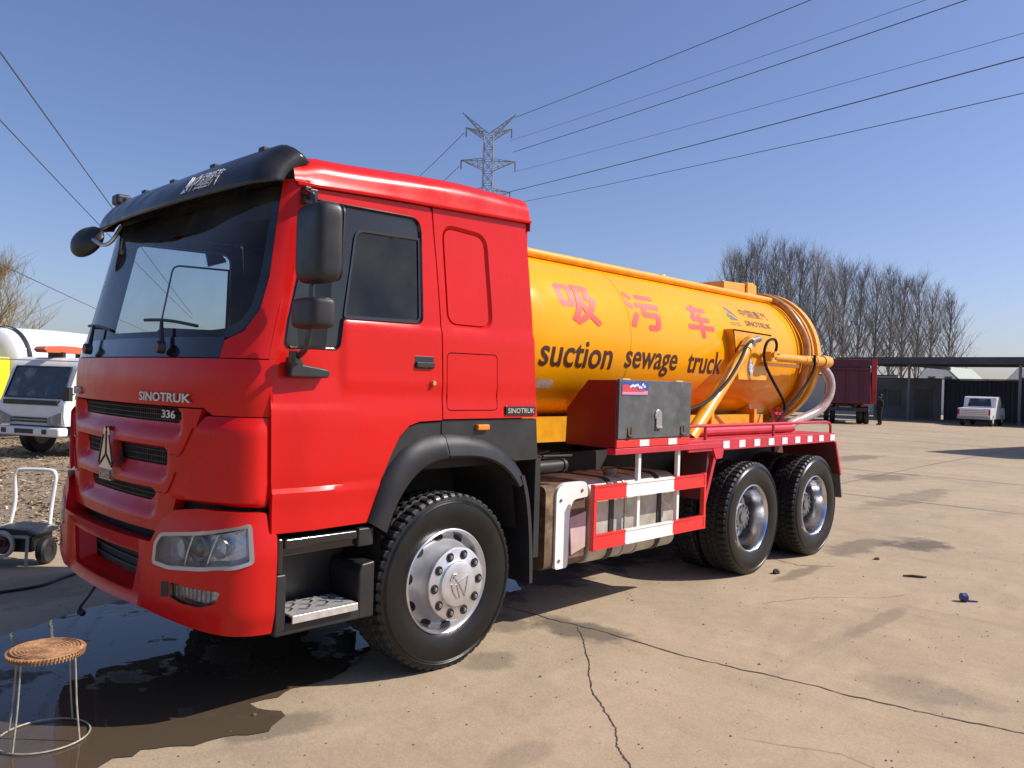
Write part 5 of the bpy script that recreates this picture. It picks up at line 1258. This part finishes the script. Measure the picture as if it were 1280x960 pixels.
lb2 = MB(); lb2.box(.55, .62, .70, 1.1, 1.95, 2.06); lb2.box(1.2, 1.27, .70, 1.1, 1.95, 2.06); lb2.build('light_bar_foot', BLK, ta, 0)
bx_ = MB(); bx_.box(1.6, 5.0, 0, 1.72, .70, 1.30); bx_.build('cargo_bed', PW, ta, 0, .02)
tb_ = small_truck((2.15, 15.75, 0), math.radians(25), 'tank_truck', 'yellow cab tank truck with white tank half hidden behind the white truck', mat('bright_yellow_paint', (.80, .66, .02), .35, coat=.3))
tn = MB(); tn.lathe([(.0005, 1.55), (.5, 1.58), (.74, 1.66), (.83, 1.78), (.86, 2.0), (.88, 3.2), (.86, 4.2), (.74, 5.0), (.5, 5.5), (.0005, 5.6)], (0, .86, 1.83), 'x', 48); tn.build('tank', PW, tb_, 35)
tn = MB(); tn.lathe([(.885, 1.9), (.90, 1.9), (.90, 1.98), (.885, 1.98)], (0, .86, 1.83), 'x', 48, close=True); tn.build('tank_band', DGREY, tb_, 35)
ln_ = MB(); ln_.tube([(.95, 9.7, 1.85), (1.551, 9.089, 1.845), (2.389, 8.231, 1.838), (3.6, 7.0, 1.86)], .010, 5); tag(ln_.build('slack_line', mat('pale_rope', (.5, .52, .45), .8), None), 'thin pale line stretched in front of the white light truck', 'rope')

# ---- open shed at the end of the yard
sh = tag(empty('open_shed', (55.3, 5, 0)), 'long dark open shed with flat roof at end of yard', 'shed')
SHM = mat('shed_dark_steel', (.055, .06, .07), .6, var=.25, vscale=1.0); WB = mat('navy_sheet_wall', (.022, .026, .055), .5, var=.3, vscale=.6); GWL = mat('grey_office_wall', (.13, .13, .135), .7, var=.2, vscale=.8)
def part(nm, m, *boxes, par=sh, bev=0):
    q = MB()
    for b_ in boxes: q.box(*b_)
    return q.build(nm, m, par, 0, bev)
rf = part('roof', SHM, (-.2, 9.0, -26, 13.4, 4.02, 4.12)); part('fascia', SHM, (-.3, -.2, -26, 13.4, 3.78, 4.24), par=sh)
for k in range(9): part('purlin', SHM, (.2 + k, .3 + k, -26, 13.3, 3.88, 4.02), par=sh)
for y in (8.71, 2.28, -4.2, -10.7): part('post', mat('post_grey', (.16, .165, .17), .6), (.0, .14, y - .07, y + .07, 0, 3.80)); part('rafter', SHM, (.14, 8.9, y - .06, y + .06, 3.66, 3.88))
for i in range(24):
    y0 = 8.5 - i * 1.45; part('wall_sheet', WB, (6.9, 6.96, y0 - 1.44, y0, 0, 2.92))
    for k in range(5): pass
rb_ = MB()
for i in range(120): rb_.box(6.86, 6.9, 8.4 - i * .29, 8.34 - i * .29, .02, 2.90)
tag(rb_.build('wall_ribs', WB, sh, 0), kind='stuff')
part('office_wall', GWL, (6.5, 6.7, 8.6, 13.3, 0, 2.95)); part('top_rail', SHM, (6.8, 6.95, -26, 13.3, 2.93, 3.0))
for y0, y1, z0, z1, nm in ((11.4, 12.3, .9, 2.1, 'window'), (9.2, 10.4, 0.05, 2.25, 'doorway'), (12.5, 13.1, .9, 2.1, 'window')):
    o_ = part(nm, mat('shed_opening', (.012, .013, .015), .3), (6.46, 6.5, y0, y1, z0, z1)); part('frame', GWL, (6.44, 6.46, y0, y0 + .06, z0, z1), (6.44, 6.46, y1 - .06, y1, z0, z1), (6.44, 6.46, y0, y1, z1 - .06, z1 + .002), par=o_)
# white gabled stores beyond the shed wall
for i, (y, wdt, lab) in enumerate(((18.6, 4.2, 'white gabled store roof behind shed wall, nearest the dump truck'), (11.2, 4.6, 'white gabled store roof behind shed wall, above the pickup'))):
    ht = tag(empty('white_store', (78, y, 0)), lab, 'building', 'white stores beyond the shed wall')
    q = MB(); q.prism([(-wdt / 2, 0), (-wdt / 2, 2.8), (-.6, 4.3), (wdt / 2 - 1.2, 4.3), (wdt / 2, 2.8), (wdt / 2, 0)], 'x', 0, 8); q.build('wall', WHITE, ht, 0)
    q = MB(); q.prism([(-wdt / 2 - .1, 2.82), (-.65, 4.34), (-.65, 4.44), (-wdt / 2 - .1, 2.95)], 'x', -.2, 8.2); q.build('roof', mat('pale_green_roof', (.30, .33, .28), .6), ht, 0)
    for yy in (-1.2, .2): q = MB(); q.box(-.03, .0, yy, yy + .6, 2.9, 3.5); q.build('window', DG, ht, 0)
# distant low white wall left of the shed
dw = tag(empty('boundary_wall', (66, 22, 0)), 'pale distant wall behind the dump truck', 'wall'); q = MB(); q.box(0, .3, -4, 26, 0, 3.2); q.build('wall', mat('pale_wall', (.40, .40, .38), .8, var=.1), dw, 0); q = MB(); q.box(-.05, .35, -4, 26, 3.2, 3.3); q.build('coping', SHM, dw, 0)

# ---- dump truck seen from behind
dt = tag(empty('dump_truck', (43.6, 13.15, 0), math.radians(23)), 'maroon dump truck seen from behind beside the open shed', 'truck')
MAR = mat('maroon_shaded_paint', (.11, .012, .022), .5, coat=.1, var=.2, vscale=2); DTR = mat('dump_red_sunlit', (.45, .025, .035), .5, var=.15, vscale=2)  # box paint split by light: darker shaded tone, brighter sunlit tone
q = MB(); q.add([(-.1, -1.15, 3.62), (-.1, 1.05, 3.62), (-.35, 1.22, 1.15), (-.35, -1.22, 1.15), (5.2, -1.15, 3.62), (5.2, 1.05, 3.62), (5.2, 1.22, 1.15), (5.2, -1.22, 1.15)], [(0, 1, 2, 3), (4, 7, 6, 5), (0, 4, 5, 1), (3, 2, 6, 7), (1, 5, 6, 2), (0, 3, 7, 4)]); bo2 = q.build('dump_box', MAR, dt, 0, .04)
for y in (-.7, 0, .7): q = MB(); q.prism([(-.17, 3.5), (-.42, 1.25), (-.35, 1.25), (-.10, 3.5)], 'y', y - .05, y + .05); q.build('tailgate_rib', MAR, bo2, 0)
q = MB(); q.box(-.30, -.12, -1.18, 1.08, 3.02, 3.12); q.build('tailgate_bar', MAR, bo2, 0)
q = MB(); q.prism([(-.15, 3.66), (.45, 3.4), (1.2, 2.7), (1.25, 2.0), (.75, 1.2), (.3, 1.15), (.05, 1.9), (-.2, 2.8)], 'y', -1.50, -1.24); q.build('sunlit_side_flap', DTR, dt, 0, .02)  # flap added in brighter red to stand for the sunlit box side
q = MB(); q.box(-.2, 6.6, -.5, -.38, .85, 1.1); q.box(-.2, 6.6, .38, .5, .85, 1.1); q.box(-.25, -.05, -1.1, 1.1, .72, .92); q.build('chassis', CHAS, dt, 0)
q = MB(); q.box(5.5, 7.3, -1.15, 1.15, .9, 2.9); q.build('cab', MAR, dt, 0, .12, 3)
FARR = mat('dusty_far_rim', (.50, .49, .46), .7, var=.2, vscale=8)
for x in (.9, 2.25, 6.2):
    for y in ((-1.05, 1.05, -.72, .72) if x < 5 else (-1.05, 1.05)):
        w_ = MB(); w_.lathe([(.30, -.14), (.48, -.14), (.52, -.10), (.52, .10), (.48, .14), (.30, .14)], (x, y, .52), 'y', 24); wo2 = w_.build('wheel', RUB, dt); q = MB(); q.lathe([(.0005, -.10), (.30, -.12), (.30, .12), (.0005, .10)], (x, y, .52), 'y', 18); q.build('rim', FARR, wo2)
for y in (-.85, .85): q = MB(); q.box(-.30, -.26, y - .12, y + .12, .98, 1.08); q.build('tail_lamp', mat('tail_red', (.4, .02, .02), .3), dt, 0, .01)

# ---- pickup under the shed
pk = tag(empty('pickup', (50.6, 8.55, 0), math.radians(4)), 'white pickup parked under the edge of the open shed', 'pickup')
q = MB(); q.prism(rpoly([(.0, .52), (-.02, 1.05), (1.5, 1.08), (1.52, 1.10), (1.75, 1.72, .10), (2.9, 1.76, .12), (3.5, 1.18), (4.6, 1.05, .1), (4.75, .6), (4.7, .42), (.05, .42)], .03, 3), 'y', -.84, .84); q.build('body', PW, pk, 30, .05, 3)
q = MB(); q.box(-.04, -.005, -.74, .74, .60, 1.02); tgo = q.build('tailgate', PW, pk, 0, .02)
for z in (.70, .80, .90): q = MB(); q.box(-.055, -.04, -.68, .68, z, z + .025); q.build('tailgate_rib', mat('rib_grey', (.35, .35, .35), .5), tgo, 0)
q = MB(); q.add([(1.53, -.62, 1.17), (1.53, .62, 1.17), (1.70, .54, 1.62), (1.70, -.54, 1.62)], [(0, 1, 2, 3)]); ro = q.build('rear_window', DG, pk, 0); sd_ = ro.modifiers.new('t', 'SOLIDIFY'); sd_.thickness = .03
q = MB(); q.box(-.12, .05, -.86, .86, .42, .56); q.build('rear_bumper', mat('grey_bumper', (.35, .35, .35), .5), pk, 0, .02)
for y in (-.78, .78): q = MB(); q.box(-.03, .02, y - .06, y + .06, .66, .98); q.build('tail_lamp', MATS['tail_red'], pk, 0, .01)
for x in (.9, 3.75):
    for y in (-.74, .74):
        w_ = MB(); w_.lathe([(.18, -.10), (.32, -.10), (.35, -.07), (.35, .07), (.32, .10), (.18, .10)], (x, y, .35), 'y', 24); wo2 = w_.build('wheel', RUB, pk); q = MB(); q.lathe([(.0005, -.09), (.18, -.105), (.18, .105), (.0005, .09)], (x, y, .35), 'y', 16); q.build('rim', FARR, wo2)
for y in (-.98, .98): q = MB(); q.box(2.95, 3.05, y - .10, y + .10, 1.08, 1.26); q.build('mirror', BLK, pk, 0, .02)

# ---- unseen box lorry added past the right edge to cast the yard shadow strip
bl = tag(empty('added_shadow_lorry', (26.95, .80, 0), math.radians(-10)), 'unseen pale box lorry added to cast the shadow on the yard at right', 'truck')
q = MB(); q.box(0, 7, -2.4, 0, .95, 3.2); q.build('cargo_box', PW, bl, 0, .03); q = MB(); q.box(7.2, 9, -2.3, -.1, .6, 2.5); q.build('cab', PW, bl, 0, .15, 3); q = MB(); q.box(0, 8.6, -1.7, -.7, .6, .95); q.build('chassis', CHAS, bl, 0)
for x in (1.4, 2.6, 7.9):
    for y in (-2.2, -.2): w_ = MB(); w_.lathe([(.0005, -.13), (.48, -.14), (.52, -.10), (.52, .10), (.48, .14), (.0005, .13)], (x, y, .52), 'y', 24); w_.build('wheel', RUB, bl)

# ---- person beside the dump truck
def person(loc, rz):
    J = {'pel': (0, 0, .93), 'chest': (0, 0, 1.22), 'neck': (0, 0, 1.45), 'head': (.01, 0, 1.58), 'top': (.0, 0, 1.70), 'sl': (0, .19, 1.40), 'el': (-.02, .25, 1.13), 'wl': (.05, .24, .88), 'hl': (.07, .235, .79), 'sr': (0, -.19, 1.40), 'er': (-.02, -.25, 1.13), 'wr': (.06, -.22, .90), 'hr': (.08, -.21, .81),
         'hpl': (0, .10, .88), 'kl': (.03, .11, .48), 'al': (-.02, .11, .08), 'tl': (.14, .13, .04), 'hpr': (0, -.10, .88), 'kr': (.03, -.12, .48), 'ar': (-.03, -.13, .08), 'tr': (.13, -.15, .04)}
    R_ = {'pel': .15, 'chest': .16, 'neck': .06, 'head': .095, 'top': .06, 'sl': .075, 'el': .055, 'wl': .04, 'hl': .04, 'sr': .075, 'er': .055, 'wr': .04, 'hr': .04, 'hpl': .11, 'kl': .075, 'al': .055, 'tl': .04, 'hpr': .11, 'kr': .075, 'ar': .055, 'tr': .04}
    E_ = [('pel', 'chest'), ('chest', 'neck'), ('neck', 'head'), ('head', 'top'), ('chest', 'sl'), ('sl', 'el'), ('el', 'wl'), ('wl', 'hl'), ('chest', 'sr'), ('sr', 'er'), ('er', 'wr'), ('wr', 'hr'), ('pel', 'hpl'), ('hpl', 'kl'), ('kl', 'al'), ('al', 'tl'), ('pel', 'hpr'), ('hpr', 'kr'), ('kr', 'ar'), ('ar', 'tr')]
    K = list(J); me = bpy.data.meshes.new('body'); me.from_pydata([J[k] for k in K], [(K.index(a), K.index(b_)) for a, b_ in E_], [])
    root = empty('person', loc, rz); o = link('body', me, root); sm_ = o.modifiers.new('skin', 'SKIN'); o.modifiers.new('s', 'SUBSURF').render_levels = 2
    for i, k in enumerate(K): o.data.skin_vertices[0].data[i].radius = (R_[k], R_[k] * .9)
    o.data.skin_vertices[0].data[0].use_root = True
    m, N, L, b_ = nodes_of('dark_clothes'); tc = N.new('ShaderNodeTexCoord'); sx = N.new('ShaderNodeSeparateXYZ'); L.new(tc.outputs['Object'], sx.inputs[0]); cr = N.new('ShaderNodeValToRGB'); cr.color_ramp.interpolation = 'CONSTANT'
    cr.color_ramp.elements[0].color = (.012, .012, .014, 1); cr.color_ramp.elements[1].position = .86; cr.color_ramp.elements[1].color = (.35, .20, .14, 1); dv_ = N.new('ShaderNodeMath'); dv_.operation = 'DIVIDE'; dv_.inputs[1].default_value = 1.75; L.new(sx.outputs[2], dv_.inputs[0]); L.new(dv_.outputs[0], cr.inputs[0]); L.new(cr.outputs[0], b_.inputs['Base Color']); b_.inputs['Roughness'].default_value = .9
    me.materials.append(m)
    hr = MB(); hr.lathe([(.0005, 1.735), (.06, 1.72), (.10, 1.66), (.105, 1.60), (.085, 1.56)], (-.015, 0, 0), 'z', 16); hr.build('hair', mat('black_hair', (.01, .01, .01), .7), root)
    return tag(root, 'person in dark clothes standing at the corner of the dump truck', 'person')
person((43.9, 11.45, 0), 2.4)

# ---- bare poplars
BARK = mat('poplar_bark', (.17, .155, .14), .9, var=.3, vscale=2); TWIG = mat('bare_twigs', (.215, .205, .20), .9, var=.25, vscale=.6)
def tree_meshes(seed, H=17.0, spread=1.0):
    rnd = random.Random(seed); tk_ = MB(); tw_ = MB()
    pts = []; x = y = 0
    for i in range(9):
        t = i / 8; pts.append((x, y, H * .93 * t)); x += rnd.uniform(-.14, .14); y += rnd.uniform(-.14, .14)
    def trunk(t):
        f = min(max(t, 0), .999) * 8; i = int(f); return Vector(pts[i]).lerp(Vector(pts[i + 1]), f - i)
    tk_.tube(pts, [.19 * (1 - .9 * i / 8) + .012 for i in range(9)], 7)
    def seg(mb, a, d, ln, r0, n=3, k=3, up=.12):
        P_ = [a]; d = d.normalized()
        for i in range(k):
            d = (d + Vector((rnd.uniform(-.13, .13), rnd.uniform(-.13, .13), up + rnd.uniform(-.05, .08)))).normalized(); P_.append(P_[-1] + d * ln / k)
        mb.tube(P_, [r0 * (1 - .8 * i / k) for i in range(k + 1)], n, caps=False); return P_, d
    for b_ in range(46):
        t = .17 + .77 * (b_ / 46) + rnd.uniform(-.02, .02); a = rnd.uniform(0, 2 * PI) if b_ % 2 else b_ * 2.4; ln = H * (.10 + .30 * (1 - t) ** .75) * rnd.uniform(.75, 1.15) * spread
        el = .75 + .5 * t; d = Vector((math.cos(a) * math.cos(el), math.sin(a) * math.cos(el), math.sin(el)))
        P_, _ = seg(tk_ if ln > 4.0 else tw_, trunk(t), d, ln, .028 + .008 * ln, 4, 4, .10)
        for s_ in range(11):
            f = rnd.uniform(.22, 1.0) * 3.99; i = int(f); p = P_[i].lerp(P_[i + 1], f - i); bd = (P_[i + 1] - P_[i]).normalized(); side = Vector((rnd.gauss(0, 1), rnd.gauss(0, 1), rnd.gauss(.3, .5))).normalized()
            Q_, _ = seg(tw_, p, bd * .75 + side * .6, ln * rnd.uniform(.22, .45), .016, 3, 2, .14)
            for u_ in range(3):
                g_ = rnd.uniform(.15, 1) * 1.99; ii = int(g_); pp_ = Q_[ii].lerp(Q_[ii + 1], g_ - ii); sd_ = Vector((rnd.gauss(0, 1), rnd.gauss(0, 1), rnd.gauss(.5, .5))).normalized(); seg(tw_, pp_, (Q_[ii + 1] - Q_[ii]).normalized() * .7 + sd_ * .6, rnd.uniform(.5, 1.4), .010, 3, 2, .15)
    return tk_.mesh('trunk', BARK, 60, recalc=False), tw_.mesh('crown', TWIG, 0, recalc=False)
TV = [tree_meshes(s) for s in (21, 22, 23, 24)]
spots = [(81.5, 41.7, 17.1), (80.7, 39.7, 18.1), (80.0, 37.5, 18.0), (84.9, 38.3, 18.7), (82.2, 35.3, 17.3), (89.1, 36.8, 17.9), (86.3, 34.0, 16.8), (92.4, 34.9, 17.3), (94.5, 34.1, 17.0), (97.9, 33.5, 17.0), (101.3, 32.9, 17.0), (104.6, 32.4, 17.0), (108.0, 31.8, 17.1), (111.4, 31.1, 17.0), (115.1, 30.2, 16.5), (118.6, 29.5, 15.3)]
order = ['leftmost', 'second', 'third', 'fourth', 'fifth', 'sixth', 'seventh', 'eighth', 'ninth', 'tenth', 'eleventh', 'twelfth', 'thirteenth', 'fourteenth', 'fifteenth', 'rightmost']
rnd = random.Random(9)
for i, (x, y, z) in enumerate(spots):
    e = empty('poplar_tree', (x, y, 0), rnd.uniform(0, 6.28)); a, b_ = TV[i % 4]; link('trunk', a, e); link('crown', b_, e)
    s_ = z / 16.6; e.scale = (s_ * rnd.uniform(.95, 1.15), s_ * rnd.uniform(.95, 1.15), s_ * rnd.uniform(.97, 1.03))
    lab = f'{order[i]} bare poplar of the row behind the shed' if i in (0, 15) else f'{order[i]} bare poplar from the left in the row behind the shed'
    tag(e, lab, 'tree', 'bare poplars behind the yard')
tr_a, tr_b = tree_meshes(31, 8.0, 1.5); tr_b.materials.clear(); tr_b.materials.append(mat('ochre_twigs', (.36, .27, .12), .9))
e = empty('willow_tree', (14.2, 64.8, 0)); link('trunk', tr_a, e); link('crown', tr_b, e); tag(e, 'ochre bare tree far behind the yellow truck at the left edge', 'tree'); e.scale = (1.5, 1.5, 1.15)

# ---- power pylon and lines
py = tag(empty('power_pylon', (81.0, 82.3, 0), math.atan2(79.6 - 85.4, 83.66 - 77.97)), 'steel lattice power pylon rising behind the red cab', 'pylon')
PS = mat('galvanised_steel', (.26, .27, .28), .55, metal=.3)
q = MB()
def hw(z): return 3.0 - (3.0 - .80) * min(z, 24) / 24 if z < 24 else .80 - .12 * (z - 24) / 15
lv = [0, 5, 9.5, 13.5, 17, 20, 22.5, 25, 27.4, 29.6, 31.4, 33.2, 35, 36.8, 38.6]
for sx in (-1, 1):
    for sy in (-1, 1):
        q.tube([(sx * hw(z), sy * hw(z), z) for z in lv], .10, 5)
for z0, z1 in zip(lv, lv[1:]):
    a, b_ = hw(z0), hw(z1); C0 = [(-a, -a, z0), (a, -a, z0), (a, a, z0), (-a, a, z0)]; C1 = [(-b_, -b_, z1), (b_, -b_, z1), (b_, b_, z1), (-b_, b_, z1)]
    for k in range(4): q.tube([C0[k], C1[(k + 1) % 4]], .05, 3); q.tube([C0[(k + 1) % 4], C1[k]], .05, 3); q.tube([C1[k], C1[(k + 1) % 4]], .05, 3)
q.build('mast', PS, py, 0)
def arm(sx, z, L_, dz, rise):
    a = MB(); h = hw(z); tip = (sx * L_, 0, z + rise)
    for sy in (-1, 1):
        a.tube([(sx * h, sy * h, z), tip], .07, 4); a.tube([(sx * h, sy * h, z + dz), tip], .07, 4)
        for k in range(1, 4):
            t = k / 4; p0 = Vector((sx * h, sy * h, z)).lerp(Vector(tip), t); p1 = Vector((sx * h, sy * h, z + dz)).lerp(Vector(tip), t); p2 = Vector((sx * h, sy * h, z + dz)).lerp(Vector(tip), (k - 1) / 4); a.tube([p0, p1], .04, 3); a.tube([p0, p2], .04, 3); a.tube([p0, (p0.x, -p0.y, p0.z)], .04, 3)
    o_ = a.build('cross_arm', PS, py, 0); i_ = MB()
    for yy in (-.18, .18): i_.lathe([(.05, 0)] + [(.11 if k % 2 else .05, -.16 * k) for k in range(1, 9)] + [(.04, -1.4)], (tip[0], yy, tip[2]), 'z', 8)
    i_.build('insulator', mat('dark_insulator', (.10, .10, .11), .4), o_)
for sx in (-1, 1): arm(sx, 38.2, 3.4, .9, 1.6); arm(sx, 33.6, 4.05, 1.5, 1.3); arm(sx, 29.4, 3.4, 1.3, .9)
for sx in (-1, 1):
    a = MB(); tip = Vector((sx * 4.0, 0, 42.0))
    for p in ((sx * .68, .68, 38.6), (sx * .68, -.68, 38.6), (0, 0, 39.0), (sx * .1, .5, 39.2)): a.tube([p, tip], .07, 4)
    for k in range(1, 6): t = k / 6; a.tube([Vector((sx * .68, .68, 38.6)).lerp(tip, t), Vector((0, 0, 39.0)).lerp(tip, t)], .045, 3); a.tube([Vector((sx * .68, -.68, 38.6)).lerp(tip, t), Vector((0, 0, 39.0)).lerp(tip, t - .12)], .045, 3)
    a.build('top_horn', PS, py, 0)
WM = mat('wire_dark', (.07, .075, .085), .6)
def wire(a, b_, r, sag, label, grp):
    A = Vector(a); B = Vector(b_); n = 40
    q = MB(); q.tube([A.lerp(B, i / n) - Vector((0, 0, sag * 4 * (i / n) * (1 - i / n))) for i in range(n + 1)], r, 5); o_ = q.build('power_line', WM, None); return tag(o_, label, 'power line', grp)
RW = [([83.59, 79.69, 41.47], [54.88, -26.89, 34.82]), ([83.24, 80.05, 38.04], [54.55, -26.55, 30.43]), ([83.63, 79.65, 36.37], [54.91, -26.92, 30.02]), ([83.69, 79.59, 33.38], [54.99, -27.01, 25.78]), ([83.27, 80.01, 30.36], [54.55, -26.55, 24.41]), ([84.89, 78.35, 28.99], [56.18, -28.23, 22.11])]
nm = ['topmost', 'second highest', 'third highest', 'fourth highest', 'second lowest', 'lowest']
for i, (a, b_) in enumerate(RW): wire(a, b_, (.045, .022, .045, .022, .05, .035)[i], .4, f'{nm[i]} power line running right from the pylon', 'lines right of the pylon')
LW = [([.456, 13.079, 10.1], [28.761, 64.245, 6.912]), ([.494, 13.039, 8.214], [28.769, 64.237, 6.559]), ([.57, 12.958, 4.464], [28.823, 64.179, 3.851])]
nm = ['highest', 'middle', 'lowest']
for i, (a, b_) in enumerate(LW): wire(a, b_, (.022, .018, .012)[i], .15, f'{nm[i]} overhead wire at the left, above the white truck', 'wires at the left')
for i, (a, b_) in enumerate((([78.4, 85.0, 39.0], [112.7, 164.4, 40.1]), ([78.0, 85.4, 34.0], [112.7, 164.4, 34.5]))): wire(a, b_, .05, 1.5, f'{("upper", "lower")[i]} far power line running left behind the pylon', 'lines left of the pylon')
